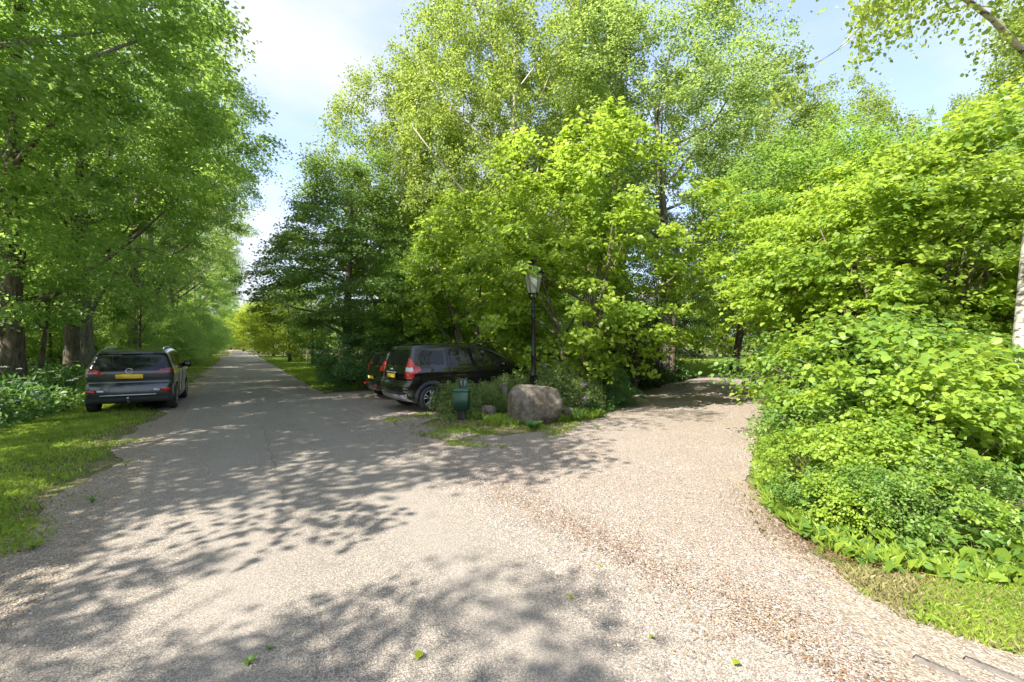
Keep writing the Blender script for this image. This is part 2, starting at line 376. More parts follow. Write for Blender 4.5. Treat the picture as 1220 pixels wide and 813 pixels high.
# gravel: junction apron, the parking bay and the driveway that bends away to the right
GR = [(2.2, -6), (3.6, -6), (3.1, 2.0), (2.35, 2.9), g2(960, 668), g2(905, 635), g2(886, 590), g2(896, 545), g2(906, 510), g2(914, 478), (10.6, 17.4), (13.6, 21.0), (19, 24.2), (28, 26), (28, 28.6), (18, 27.2),
      (12.5, 25.3), (9.4, 22.5), (6.4, 18.6), (3.9, 14.8), g2(728, 487), g2(690, 499), g2(655, 512), g2(600, 520), g2(545, 514), g2(500, 505), (-1.6, 10.2), (-0.6, 11.2), (2.0, 13.2), (3.2, 15.4), (-0.5, 19), (-6.2, 15.2), (-6.6, 14.2), g2(396, 478), (-5.9, 12.3), (-4.0, 10.0), (-2.2, 7.2), (0.4, 3.0)]
poly_sheet('gravel_driveway', GR, 0.002, M['gravel'])
poly_sheet('dirt_border', [(2.0, 1.6), (2.02, 2.5), (2.16, 3.0), (2.12, 3.5), (2.35, 4.2), (2.62, 5.0), (2.72, 5.6), (2.9, 5.6), (2.8, 5.0), (2.6, 4.2), (2.45, 3.5), (2.6, 2.9), (2.9, 2.45), (3.1, 2.2), (3.1, 1.6)], 0.0065, M['dirt'], jit=0.045)
def inpoly(x, y, P):
    c = np.zeros_like(x, dtype=bool); n = len(P)
    for i in range(n):
        x0, y0 = P[i]; x1, y1 = P[(i + 1) % n]
        k = ((y0 > y) != (y1 > y)) & (x < (x1 - x0) * (y - y0) / (y1 - y0 + 1e-12) + x0); c ^= k
    return c

# ------------------------------------------------------------------ leaf meshes
T_DIA = (np.array([(0, 0, 0), (0.34, 0.5, 0.10), (0, 1, -0.08), (-0.34, 0.5, 0.10)]), np.array([(0, 1, 2), (0, 2, 3)]))
T_LEAF = (np.array([(0, 0, 0), (0, 0.52, -0.03), (0, 1, -0.20), (-0.36, 0.26, 0.07), (-0.37, 0.66, 0.02), (0.36, 0.26, 0.07), (0.37, 0.66, 0.02)]),
          np.array([(0, 1, 3), (3, 1, 4), (4, 1, 2), (0, 5, 1), (5, 6, 1), (6, 2, 1)]))
T_TRI = (np.array([(-0.10, 0, 0), (0.10, 0, 0), (0.0, 1, 0.0)]), np.array([(0, 1, 2)]))
T_LANC = (np.array([(0, 0, 0), (0.17, 0.4, 0.05), (0, 1, -0.12), (-0.17, 0.4, 0.05)]), np.array([(0, 1, 2), (0, 2, 3)]))
def nrm(v): return v / (np.linalg.norm(v, axis=-1, keepdims=True) + 1e-9)
def leaves(C, N, S, tmpl, rg, T=None):
    """leaf blades at C with normals N and lengths S"""
    n = len(C); N = nrm(N)
    if T is None: T = rg.normal(size=(n, 3))
    T = nrm(T - (T * N).sum(-1, keepdims=True) * N); B = np.cross(T, N)
    tv, tf = tmpl; k = len(tv)
    V = C[:, None] + S[:, None, None] * (tv[None, :, 0, None] * B[:, None] + tv[None, :, 1, None] * T[:, None] + tv[None, :, 2, None] * N[:, None])
    F = (np.arange(n)[:, None, None] * k + tf[None]).reshape(-1, 3)
    return V.reshape(-1, 3), F
def sprays(cent, out, lpc, spread, ls, rg, tmpl, flat=0.35, up=1.0, outw=0.35, rnd=0.55, droop=0.25):
    n = len(cent) * lpc; cc = np.repeat(cent, lpc, 0); oo = np.repeat(out, lpc, 0)
    sz = np.repeat(spread * rg.uniform(0.6, 1.35, len(cent)), lpc)
    d = rg.normal(size=(n, 3)); d = nrm(d) * (rg.random(n) ** 0.5)[:, None]
    d[:, 2] *= flat
    side = d + oo * (rg.random(n) - 0.3)[:, None] * 0.8
    r2 = (side[:, :2] ** 2).sum(-1)
    P = cc + side * sz[:, None]; P[:, 2] -= droop * r2 * sz
    N = np.array([0, 0, up]) + oo * outw + rg.normal(size=(n, 3)) * rnd
    T = oo * 0.5 + rg.normal(size=(n, 3)) * 0.6 + np.array([0, 0, -0.35])
    S = ls * rg.uniform(0.65, 1.25, n)
    return leaves(P, N, S, tmpl, rg, T)
def env(prof, t):
    t = np.clip(t, 0.001, 0.999)
    if prof == 'round': return np.sin(math.pi * (t * 0.9 + 0.07)) ** 0.6
    if prof == 'cone': return (1 - t) ** 0.75 * np.minimum(1, 0.55 + t * 4)
    if prof == 'vase': return np.sin(math.pi * (t * 0.72 + 0.12)) ** 0.8 * np.minimum(1, 0.45 + 1.3 * t)
    if prof == 'dome': return np.sqrt(np.maximum(0, 1 - t ** 2.2)) * (0.85 + 0.15 * np.minimum(1, t * 5))
    if prof == 'domecone': return (1 - t) ** 0.55 * np.minimum(1, 0.6 + t * 3)
    if prof == 'column': return np.sin(math.pi * (t * 0.93 + 0.04)) ** 0.4
def gen_plant(seed, H, R, zb, tr, prof, ncl, lpc, ls, spread, tmpl=T_DIA, nl=9, trunk=True, stems=1, gap=-0.25, lean=(0, 0), extra=None, inner=0.35, rise=0.25, sides=7, **kw):
    rg = np.random.default_rng(seed); mb = MB()
    ph = rg.random(6) * 6.28
    def radius(t, th): return R * env(prof, t) * (1 + 0.16 * np.sin(2 * th + ph[0]) + 0.15 * np.sin(3 * th + ph[1] + 5 * t) + 0.12 * np.sin(5 * th + ph[2] - 9 * t))
    cl = []
    while len(cl) < ncl:
        m = ncl * 2
        t = rg.random(m); th = rg.random(m) * 6.28; f = (inner + (1 - inner) * rg.random(m) ** 0.55)
        keep = rg.random(m) < (env(prof, t) ** 1.3) * (0.35 + 0.65 * f)
        r = radius(t, th) * f
        P = np.stack([r * np.cos(th) + lean[0] * t, r * np.sin(th) + lean[1] * t, zb + (H - zb) * t], -1)
        k = 2.6 / max(1.2, R * 0.45)
        nzv = np.sin(P[:, 0] * k + ph[3]) * np.sin(P[:, 1] * k * 1.1 + ph[4]) + 0.8 * np.sin(P[:, 2] * k * 1.3 + ph[5] + P[:, 0] * 0.8) * np.cos(P[:, 1] * k * 0.7)
        P = P[keep & (nzv > gap)]
        cl.extend(P.tolist())
    cl = np.array(cl[:ncl])
    pts = []; prad = []
    for s_ in range(stems):
        th0 = rg.random() * 6.28 + s_ * 6.28 / stems; off = 0 if stems == 1 else 0.12 * R
        spreadS = 0 if stems == 1 else 0.5
        n = 12; tt = np.linspace(0, 1, n); Ht = H * (0.93 if prof in ('cone', 'column') else 0.82) * (1 if stems == 1 else rg.uniform(0.7, 0.95))
        wob = 0.018 * H
        path = np.stack([off * math.cos(th0) * (1 + tt * 0) + spreadS * R * tt ** 1.3 * math.cos(th0) + wob * np.sin(tt * 4 + ph[0] + s_) * tt + lean[0] * tt,
                         off * math.sin(th0) + spreadS * R * tt ** 1.3 * math.sin(th0) + wob * np.sin(tt * 3.3 + ph[1] + s_) * tt + lean[1] * tt, tt * Ht - 0.05], -1)
        path[0, :2] *= 1
        rad = tr * (0.12 + 0.88 * (1 - tt) ** 0.8); rad[0] *= 1.35; rad[1] *= 1.02
        mb.tube(path, rad, sides + 3 if stems == 1 else sides)
        for i in range(3, n): pts.append(path[i]); prad.append(rad[i])
        nls = max(2, nl // stems)
        for k in range(nls):
            z0 = (zb * 0.75 + (H * 0.74 - zb * 0.75) * (k + 0.5 * rg.random()) / nls) if stems == 1 else Ht * rg.uniform(0.2, 0.8)
            i = min(n - 2, int(z0 / Ht * (n - 1))); fr = z0 / Ht * (n - 1) - i; p0 = path[i] * (1 - fr) + path[i + 1] * fr
            th = k * 2.4 + ph[2] + s_ * 1.7; t1 = min(0.97, (z0 - zb) / (H - zb) + rise); t1 = max(t1, 0.06)
            r1 = radius(t1, th) * 0.78; p3 = np.array([r1 * math.cos(th) + lean[0] * t1, r1 * math.sin(th) + lean[1] * t1, zb + (H - zb) * t1])
            m = 7; u = np.linspace(0, 1, m)[:, None]
            mid = p0 * 0.5 + p3 * 0.5 + np.array([0, 0, -0.06 * np.linalg.norm(p3 - p0)]) + rg.normal(size=3) * 0.05 * np.linalg.norm(p3 - p0)
            q = (1 - u) ** 2 * p0 + 2 * u * (1 - u) * mid + u ** 2 * p3
            r0 = np.interp(z0, tt * Ht, rad) * 0.5
            mb.tube(q, np.linspace(r0, r0 * 0.2 + 0.004, m), 6)
            for j in range(1, m): pts.append(q[j]); prad.append(r0 * (1 - 0.8 * j / m))
    if extra is not None:
        for (p0, p3, sag, r0, cnt, sp) in extra:
            p0 = np.array(p0, float); p3 = np.array(p3, float); m = 9; u = np.linspace(0, 1, m)[:, None]
            mid = (p0 + p3) / 2 + np.array([0, 0, sag]); q = (1 - u) ** 2 * p0 + 2 * u * (1 - u) * mid + u ** 2 * p3
            q[1:-1] += rg.normal(size=(m - 2, 3)) * 0.05
            mb.tube(q, np.linspace(r0, 0.006, m), 6)
            for j in range(1, m): pts.append(q[j]); prad.append(r0 * (1 - 0.9 * j / m))
            i = rg.integers(2, m, cnt); ex = q[i] + rg.normal(size=(cnt, 3)) * np.array([sp, sp, sp * 0.6]) - np.array([0, 0, 0.15])
            cl = np.concatenate([cl, ex])
    pts = np.array(pts)
    d = cl[:, None] - pts[None]; d0 = np.linalg.norm(d, axis=-1).min(1); order = np.argsort(d0)[:900]
    P_ = np.zeros((len(pts) + 2 * len(order), 3)); P_[:len(pts)] = pts; Q_ = np.zeros(len(P_)); Q_[:len(pts)] = prad; nn_ = len(pts)
    for ci in order:                                                # every spray hangs on the nearest branch or twig already grown
        c = cl[ci]; dv = c - P_[:nn_]; dd = np.linalg.norm(dv, axis=1) + np.where(dv[:, 2] < -0.2, 0.5, 0); i = dd.argmin(); p0 = P_[i]; ln = np.linalg.norm(c - p0)
        if ln < 0.05: continue
        mid = (p0 + c) / 2 + rg.normal(size=3) * 0.08 * ln + np.array([0, 0, 0.05 * ln])
        r0 = min(Q_[i] * 0.75, 0.006 + 0.009 * ln)
        mb.tube(np.array([p0, mid, c]), [r0, r0 * 0.8, r0 * 0.5], 4, cap=False)
        P_[nn_] = mid; Q_[nn_] = r0 * 0.8; P_[nn_ + 1] = c; Q_[nn_ + 1] = r0 * 0.5; nn_ += 2
    cen = np.array([0, 0, zb + (H - zb) * 0.35]); out = nrm((cl - cen) * np.array([1, 1, 0.5]))
    V, F = sprays(cl, out, lpc, spread, ls, rg, tmpl, **kw)
    wm = mb.mesh('wood', True); lm = mesh_np('leaves', V, F)
    return wm, lm

def place(name, wm, lm, loc, label, cat, rz=0.0, s=1.0, group=None, parts=('trunk', 'crown')):
    o = thing(name, loc, label, cat, rz, group, s)
    link(parts[0], wm, None, o); link(parts[1], lm, None, o)
    return o
def kindof(key, leaf, wood, **kw):
    wm, lm = gen_plant(**kw); wm.name = key + '_wood'; lm.name = key + '_leaves'
    wm.materials.append(M[wood]); lm.materials.append(M[leaf]); return wm, lm

# ------------------------------------------------------------------ tree and shrub kinds (one mesh pair each, shared by copies)
K = {}
K['oak1'] = kindof('oak1', 'oak', 'greybark', seed=11, H=19, R=6.6, zb=3.0, tr=0.33, prof='vase', ncl=580, lpc=125, ls=0.13, spread=0.62, nl=13, gap=0.08, flat=0.45)
K['oak2'] = kindof('oak2', 'oak', 'bark', seed=12, H=18, R=6.0, zb=2.4, tr=0.30, prof='round', ncl=560, lpc=125, ls=0.13, spread=0.62, nl=13, gap=0.08, flat=0.45)
K['elm2'] = kindof('elm2', 'willow', 'greybark', seed=47, H=19, R=6.0, zb=5.5, tr=0.30, prof='round', ncl=900, lpc=100, ls=0.13, spread=0.6, nl=16, gap=-0.5, flat=0.6)
K['elm'] = kindof('elm', 'willow', 'greybark', seed=13, H=19, R=6.0, zb=3.6, tr=0.30, prof='vase', ncl=640, lpc=125, ls=0.125, spread=0.6, nl=14, gap=0.03, flat=0.6)
K['birch'] = kindof('birch', 'birch', 'birchbark', seed=14, H=20, R=4.2, zb=3.5, tr=0.20, prof='column', ncl=900, lpc=90, ls=0.115, spread=0.46, nl=16, gap=-0.2, flat=1.0, rnd=0.9, up=0.5, droop=0.5, inner=0.1)
K['birch2'] = kindof('birch2', 'birch', 'birchbark', seed=24, H=17, R=3.6, zb=2.5, tr=0.17, prof='round', ncl=800, lpc=90, ls=0.115, spread=0.44, nl=14, gap=-0.2, flat=1.0, rnd=0.9, up=0.5, droop=0.5, inner=0.1)
K['dark'] = kindof('dark', 'dark', 'bark', seed=15, H=10.8, R=4.5, zb=2.6, tr=0.22, prof='domecone', ncl=620, lpc=120, ls=0.11, spread=0.62, nl=16, gap=-0.35, flat=0.22, inner=0.3, rise=0.02)
K['hazel'] = kindof('hazel', 'hazel', 'bark', seed=16, H=8.2, R=3.3, zb=0.9, tr=0.11, prof='round', ncl=400, lpc=62, ls=0.135, spread=0.48, tmpl=T_LEAF, nl=15, stems=5, gap=-0.3, flat=0.35, inner=0.35)
K['arch'] = kindof('arch', 'hazel', 'bark', seed=36, H=7.2, R=3.1, zb=2.7, tr=0.10, prof='round', ncl=400, lpc=62, ls=0.12, spread=0.55, tmpl=T_LEAF, nl=12, stems=4, gap=-0.55, flat=0.35, inner=0.3)
K['open'] = kindof('open', 'oak', 'greybark', seed=45, H=18, R=6.2, zb=6.8, tr=0.3, prof='round', ncl=430, lpc=110, ls=0.135, spread=0.7, nl=14, gap=-0.1, flat=0.5, inner=0.2)
K['open2'] = kindof('open2', 'oak', 'greybark', seed=46, H=12, R=3.6, zb=3.5, tr=0.2, prof='round', ncl=170, lpc=120, ls=0.12, spread=0.5, nl=14, gap=-0.15, flat=0.5, inner=0.2)
K['bramble'] = kindof('bramble', 'hazel', 'bark', seed=37, H=1.6, R=1.0, zb=0.15, tr=0.015, prof='round', ncl=130, lpc=26, ls=0.075, spread=0.24, tmpl=T_LEAF, nl=14, stems=7, gap=-0.3, flat=0.5, inner=0.2)
K['bramble2'] = kindof('bramble2', 'herb', 'bark', seed=38, H=1.5, R=1.1, zb=0.15, tr=0.012, prof='vase', ncl=160, lpc=26, ls=0.06, spread=0.22, tmpl=T_LEAF, nl=14, stems=8, gap=-0.3, flat=0.7, inner=0.2)
K['hazel2'] = kindof('hazel2', 'hazel', 'bark', seed=17, H=6.2, R=3.1, zb=1.0, tr=0.09, prof='round', ncl=400, lpc=66, ls=0.12, spread=0.52, tmpl=T_LEAF, nl=18, stems=6, gap=-0.02, flat=0.2, inner=0.35)
K['maple'] = kindof('maple', 'maple', 'bark', seed=18, H=9.5, R=3.0, zb=2.0, tr=0.14, prof='round', ncl=380, lpc=100, ls=0.11, spread=0.6, nl=12, gap=-0.5, flat=0.4)
K['lime'] = kindof('lime', 'lime', 'bark', seed=19, H=8, R=3.4, zb=0.6, tr=0.14, prof='round', ncl=260, lpc=100, ls=0.15, spread=0.8, nl=9, gap=-0.5)
K['bush'] = kindof('bush', 'cool', 'bark', seed=20, H=2.6, R=1.7, zb=0.1, tr=0.03, prof='dome', ncl=260, lpc=75, ls=0.075, spread=0.33, nl=10, stems=5, gap=-0.9, flat=0.6)
K['under'] = kindof('under', 'oak', 'bark', seed=21, H=4.6, R=2.6, zb=0.3, tr=0.05, prof='round', ncl=260, lpc=95, ls=0.10, spread=0.6, nl=10, stems=4, gap=-0.8)
K['spirea'] = kindof('spirea', 'shrub', 'bark', seed=22, H=1.15, R=0.85, zb=0.06, tr=0.012, prof='dome', ncl=300, lpc=55, ls=0.06, spread=0.17, nl=16, stems=7, gap=-0.9, flat=1.2, up=0.7, rnd=0.9)
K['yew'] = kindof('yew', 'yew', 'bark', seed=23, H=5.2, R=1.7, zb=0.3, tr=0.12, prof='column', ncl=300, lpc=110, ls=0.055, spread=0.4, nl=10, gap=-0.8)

def put(k, X, Y, label, cat='tree', name='tree', rz=0.0, s=1.0, group=None, parts=('trunk', 'crown')):
    return place(name, K[k][0], K[k][1], (X, Y, 0), label, cat, rz, s, group, parts)
def ar(a, Y): return float(a - KR * Y)
SH = ('stem', 'foliage')
# left wood, first row along the grass verge
put('oak1', ar(-6.6, 8.2), 8.2, 'tall tree at the left frame edge, its thick limb reaching over the top left corner', rz=2.1, s=0.92)
put('oak2', ar(-6.9, 13.5), 13.5, 'tall leafy tree standing beside the grey hatchback on the left', rz=3.3, s=0.98)
put('oak1', ar(-6.6, 19), 19, 'tall green tree with a thick brown trunk in the wood behind the grey hatchback', rz=4.4, s=1.0)
put('elm', ar(-5.9, 25), 25, 'tall blue green tree overhanging the road past the grey hatchback, its crown edging the sky', rz=1.0, s=1.05)
put('elm', ar(-6.2, 33), 33, 'mid green tall tree in the left roadside row, next beyond the tree edging the sky', rz=3.4, s=1.0)
put('oak2', ar(-6.2, 42), 42, 'rounded green tree further down the left side of the road', rz=1.9, s=1.0)
g = 'distant trees lining the left side of the road'
for i, Y in enumerate((52, 64, 78, 95)):
    put(('elm', 'oak1', 'oak2', 'elm')[i], float(road_x(-6.4, np.float64(Y))), Y, 'distant green tree in the row lining the left side of the road', rz=1.3 * i, s=0.95, group=g)
# second row, inside the wood
g = 'trees standing deeper in the left wood'
for i, (a, Y) in enumerate(((-15, 17), (-14, 26), (-13.5, 36), (-14, 48), (-23, 22), (-22, 36))):
    put(('oak2', 'elm', 'oak1')[i % 3], ar(a, Y), Y, 'green tree standing deeper inside the wood left of the road', rz=0.9 * i + 0.3, s=0.9 + 0.03 * (i % 4), group=g)
# thin trunks near the verge
def pole_tree(X, Y, h, r, lx, ly, label, seed, name='sapling'):
    wm, lm = gen_plant(seed=seed, H=h, R=1.5, zb=h * 0.45, tr=r, prof='round', ncl=70, lpc=70, ls=0.10, spread=0.55, nl=5, gap=-0.9, lean=(lx, ly))
    wm.materials.append(M['bark']); lm.materials.append(M['oak'])
    return place(name, wm, lm, (X, Y, 0), label, 'tree')
for i, (px, Y, h, r, lx, lab) in enumerate(((8, 14.0, 6, 0.16, 0.5, 'dark leaning trunk of a young tree at the far left frame edge'),
        (43, 15.0, 6.5, 0.09, 0.9, 'slim dark young tree leaning right, between the far left trunk and the thick brown trunk'),
        (62, 19.0, 6.5, 0.07, -0.4, 'thin young tree just left of the thick brown trunk in the wood'),
        (165, 22.0, 6.5, 0.08, 0.3, 'slim young tree whose stem rises behind the roof of the grey hatchback'))):
    x, y, _ = A(px, Y); pole_tree(x, y, h, r, lx, 0, lab, 70 + i)
x, y, _ = A(86, 17.5)
wm, lm = gen_plant(seed=80, H=15, R=3.6, zb=5.5, tr=0.27, prof='round', ncl=260, lpc=110, ls=0.12, spread=0.9, nl=9)
wm.materials.append(M['bark']); lm.materials.append(M['oak'])
place('tree', wm, lm, (x, y, 0), 'tree with the thickest brown trunk, standing in the wood left of the grey hatchback', 'tree')
# leafy understorey along the wood edge
g = 'understorey shrubs along the left wood edge'
for i, (a, Y, s) in enumerate(((-6.8, 24, .8), (-5.6, 28, .85), (-5.2, 32.5, .95), (-5.4, 37, 1.05), (-5.2, 42, 1.1), (-5.1, 48, 1.15), (-5.2, 55, 1.2), (-5.2, 63, 1.25), (-5.5, 73, 1.3), (-5.4, 85, 1.4),
        (-10.5, 11.5, .8), (-11, 17.0, 1.0), (-11.5, 21.5, 1.1), (-12, 26, 1.2), (-16, 13, 1.2), (-16, 19, 1.3), (-17, 25, 1.3), (-16, 32, 1.3), (-18, 9.5, 1.2), (-25, 16, 1.5), (-26, 24, 1.6), (-25, 10, 1.5))):
    put('under', float(road_x(a, np.float64(Y))), Y, 'leafy understorey shrub in the continuous row at the edge of the left wood', 'shrub', 'wood_edge_shrub', rz=i * 1.7, s=s, group=g, parts=SH)
# trees behind the photographer that shade the foreground
put('open2', -8.6, -4.4, 'leafy roadside tree behind the photographer on the left that shades the foreground asphalt', rz=2.6, s=0.95)
put('open', -12.2, 4.9, 'tall tree left of the photographer throwing the shade along the verge', rz=3.7, s=1.0)

put('open2', -10.2, 3.4, 'smaller leafy tree at the left of the photographer, its shade crossing the asphalt', rz=1.2, s=1.22)
# centre: behind the parked cars
x, y, _ = A(415, 19.5); put('dark', x, y, 'dense dark green tree with layered branches rising behind the smaller black car', rz=0.5)
x, y, _ = A(434, 17.0); put('bush', x, y, 'bright green bushy shrub at the left of the parked black cars', 'shrub', 'shrub', rz=1.0, s=1.02, parts=SH)
x, y, _ = A(402, 19.0); put('bush', x, y, 'low green shrub beside the verge, left of the bushy shrub near the black cars', 'shrub', 'shrub', rz=3.0, s=0.5, parts=SH)
x, y, _ = A(480, 22.5); put('birch2', x, y, 'light leaved birch with its crown edging the sky above the dark green tree', rz=0.9, s=0.98)
x, y, _ = A(612, 20.5); put('birch', x, y, 'tallest birch, its pale forked stem rising straight above the lantern', rz=2.2, s=1.08)
x, y, _ = A(548, 25.5); put('birch', x, y, 'tall pale leaved birch between the edge birch and the tallest birch', rz=4.0, s=1.05)
x, y, _ = A(700, 24.5); put('birch2', x, y, 'birch behind the top of the yellow green hazel, right of the tallest birch', rz=5.0, s=1.25)
x, y, _ = A(792, 21.5); put('elm2', x, y, 'broad tall cool green tree with dark branches above the driveway bend', rz=2.0, s=1.02)
x, y, _ = A(690, 12.9); put('hazel', x, y, 'large yellow green hazel right behind the black lantern', 'shrub', 'hazel_bush', rz=0.6, parts=SH)
x, y, _ = A(572, 15.6); put('hazel', x, y, 'green hazel behind the roof of the larger black car, left of the lantern', 'shrub', 'hazel_bush', rz=3.2, s=0.86, parts=SH)
x, y, _ = A(500, 17.6); put('maple', x, y, 'mid green young tree directly behind the two black cars', rz=1.2, s=0.62)
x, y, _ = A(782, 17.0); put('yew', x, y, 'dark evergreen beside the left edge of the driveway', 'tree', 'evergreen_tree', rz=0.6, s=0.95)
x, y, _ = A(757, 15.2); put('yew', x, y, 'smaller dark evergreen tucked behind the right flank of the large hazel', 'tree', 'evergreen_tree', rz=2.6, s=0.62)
x, y, _ = A(800, 20.5); pole_tree(x, y, 9, 0.13, 0.4, 0, 'pale slender birch trunk left of the driveway behind the evergreens', 90, 'birch_tree').children[0].data.materials[0] = M['birchbark']
x, y, _ = A(873, 24.8)
wm, lm = gen_plant(seed=91, H=9, R=3.4, zb=2.7, tr=0.24, prof='round', ncl=220, lpc=110, ls=0.10, spread=0.7, nl=9, lean=(1.3, 0))
wm.materials.append(M['bark']); lm.materials.append(M['hazel'])
place('tree', wm, lm, (x, y, 0), 'leaning ivy clad trunk standing alone on the lawn at the end of the driveway', 'tree')
g = 'backdrop trees beyond the lawn and parking bay'
for i, (px, Y, k, s) in enumerate(((455, 32, 'oak2', .7), (540, 34, 'elm', .8), (640, 33, 'oak1', .75), (735, 34, 'oak2', .8), (815, 50, 'maple', 1.3), (905, 58, 'oak2', .8), (985, 38, 'maple', 1.2), (1040, 33, 'oak1', .6), (1130, 30, 'oak2', .62), (1230, 27, 'elm', .65), (1330, 24, 'oak2', .62), (600, 44, 'elm', .8), (690, 46, 'oak2', .8), (860, 60, 'lime', 1.0))):
    x, y, _ = A(px, Y); put(k, x, y, 'green backdrop tree beyond the parking bay and the lawn', rz=i * 1.1, s=s, group=g)
g = 'thicket shrubs behind the parking bay and hazel'
for i, (px, Y, s) in enumerate(((520, 20, .8), (590, 20.5, .85), (650, 18.5, .8), (715, 19.5, .8), (455, 21.5, .8), (770, 27, .7), (790, 36, .7), (560, 28, 1.1), (650, 28, 1.1), (730, 28, 1.0), (480, 28, 1.0))):
    x, y, _ = A(px, Y); put('under', x, y, 'shaded thicket shrub filling the ground behind the black cars and the hazel', 'shrub', 'thicket_shrub', rz=i * 2.1, s=s, group=g, parts=SH)

# right side of the drive
x, y, _ = A(1065, 9.0); put('hazel2', x, y, 'wide yellow green hazel in the middle of the right thicket', 'shrub', 'hazel_bush', rz=1.4, s=0.86, parts=SH)
x, y, _ = A(1085, 9.2); put('hazel2', x, y, 'tallest near hazel in front of the birch at the right', 'shrub', 'hazel_bush', rz=4.6, s=0.92, parts=SH)
x, y, _ = A(1022, 13.4); put('arch', x, y, 'arching hazel whose left branches hang over the driveway', 'shrub', 'hazel_bush', rz=2.4, s=1.0, parts=SH)
x, y, _ = A(1215, 11.0); put('hazel2', x, y, 'tall hazel behind the birch trunk at the right frame edge', 'shrub', 'hazel_bush', rz=0.2, s=1.25, parts=SH)
x, y, _ = A(1075, 12.5); put('hazel2', x, y, 'hazel behind the middle of the right thicket', 'shrub', 'hazel_bush', rz=5.2, s=1.15, parts=SH)
x, y, _ = A(970, 14.8); put('maple', x, y, 'round topped green maple rising above the right thicket', rz=1.0, s=0.98)
x, y, _ = A(1105, 15.5); put('maple', x, y, 'green tree behind the thicket, right of the round topped maple', rz=3.0, s=0.98)
x, y, _ = A(905, 30); put('birch2', x, y, 'sparse light birch between the cool green tree and the round topped maple', rz=3.0, s=1.2)
x, y, _ = A(1270, 14.5); put('birch2', x, y, 'light leaved birch whose crown fills the upper right frame edge', rz=1.0, s=0.85)
x, y, _ = A(985, 6.9); put('spirea', x, y, 'pale fine leaved shrub on the left shoulder of the right bank', 'shrub', 'shrub', rz=1.0, s=1.0, parts=SH)
x, y, _ = A(1040, 5.9); put('spirea', x, y, 'pale fine leaved shrub in the middle of the right bank', 'shrub', 'shrub', rz=2.6, s=0.95, parts=SH)
x, y, _ = A(1130, 6.4); put('hazel2', x, y, 'leafy green shrub left of the birch trunk foot', 'shrub', 'shrub', rz=4.0, s=0.30, parts=SH)
x, y, _ = A(1045, 8.6); put('hazel2', x, y, 'low yellow green hazel at the left edge of the right thicket', 'shrub', 'hazel_bush', rz=3.4, s=0.48, parts=SH)
g = 'ragged leafy shoots in the right bank'
for i, (px, Y, s) in enumerate(((988, 8.2, .7), (968, 6.0, .6), (985, 4.7, .5), (968, 4.35, .32), (1012, 4.0, .34), (1065, 3.85, .4), (1120, 3.75, .36), (1170, 3.8, .45), (948, 5.2, .4), (1015, 7.4, 1.1), (1050, 4.7, .6), (1085, 6.6, 1.0), (1120, 4.9, .75), (1140, 5.6, .8), (1090, 5.5, .8), (1215, 4.4, .35), (1003, 8.4, 1.3), (1022, 7.0, 1.4), (1060, 7.0, 1.3), (1140, 8.2, 1.4), (1035, 6.2, 1.35), (1110, 6.0, 1.0), (1075, 5.3, 1.0), (1000, 6.0, .8))):
    x, y, _ = A(px, Y); put(('bramble', 'bramble2')[i % 2], x, y, 'ragged leafy shoots rising out of the sunlit right bank', 'shrub', 'bank_shrub', rz=i * 2.2, s=s, group=g, parts=SH)
x, y, _ = A(1000, 21); put('birch2', x, y, 'airy birch top showing above the round topped maple', rz=2.0, s=0.84)
x, y, _ = A(1125, 19); put('birch2', x, y, 'airy birch top behind the right thicket, below the overhanging branches', rz=4.4, s=0.72)
# the near birch at the right frame edge with its overhanging branches
bx, by, _ = A(1219, 5.7)
ex = [((0.42, 0, 5.2), (-4.3, -1.2, 6.0), 0.9, 0.045, 26, 0.28), ((0.44, 0, 5.6), (-3.2, -2.0, 6.3), 0.8, 0.04, 24, 0.28), ((0.46, 0, 6.2), (-2.8, -0.5, 5.2), 1.3, 0.035, 24, 0.26), ((0.5, 0, 6.6), (-1.8, -1.6, 5.6), 1.2, 0.03, 20, 0.28), ((0.52, 0, 7.0), (-3.6, -0.2, 6.9), 0.8, 0.03, 20, 0.3)]
wm, lm = gen_plant(seed=31, H=13, R=2.4, zb=6.0, tr=0.19, prof='round', ncl=150, lpc=46, ls=0.058, spread=0.30, tmpl=T_LEAF, nl=8, gap=-0.3, extra=ex, flat=1.0, rnd=0.9, up=0.4, droop=0.5, sides=12, lean=(0.85, 0))
wm.materials.append(M['birchbark']); lm.materials.append(M['birch'])
place('birch_tree', wm, lm, (bx, by, 0), 'birch with thick white trunk at the right frame edge and branches overhanging the drive', 'tree')

# right of the road beyond the parking bay
x, y, _ = A(345, 42); put('lime', x, y, 'sunlit yellow green tree beyond the field fence', rz=1.0, s=0.92)
x, y, _ = A(372, 34); put('maple', x, y, 'dark stemmed green tree behind the wire fence', rz=2.0, s=0.72)
x, y, _ = A(352, 56); put('birch2', x, y, 'pale loose tree behind the yellow green tree, edging the sky gap', rz=2.0, s=0.62)
g = 'yellow green trees at the far end of the road'
for i, (px, Y, s) in enumerate(((326, 58, .95), (308, 78, 1.1), (290, 104, 1.4), (262, 150, 1.5), (305, 120, 1.6), (275, 128, 1.3))):
    x, y, _ = A(px, Y); put('lime', x, y, 'sunlit yellow green tree in the cluster at the far end of the road', rz=i * 1.9, s=s, group=g)

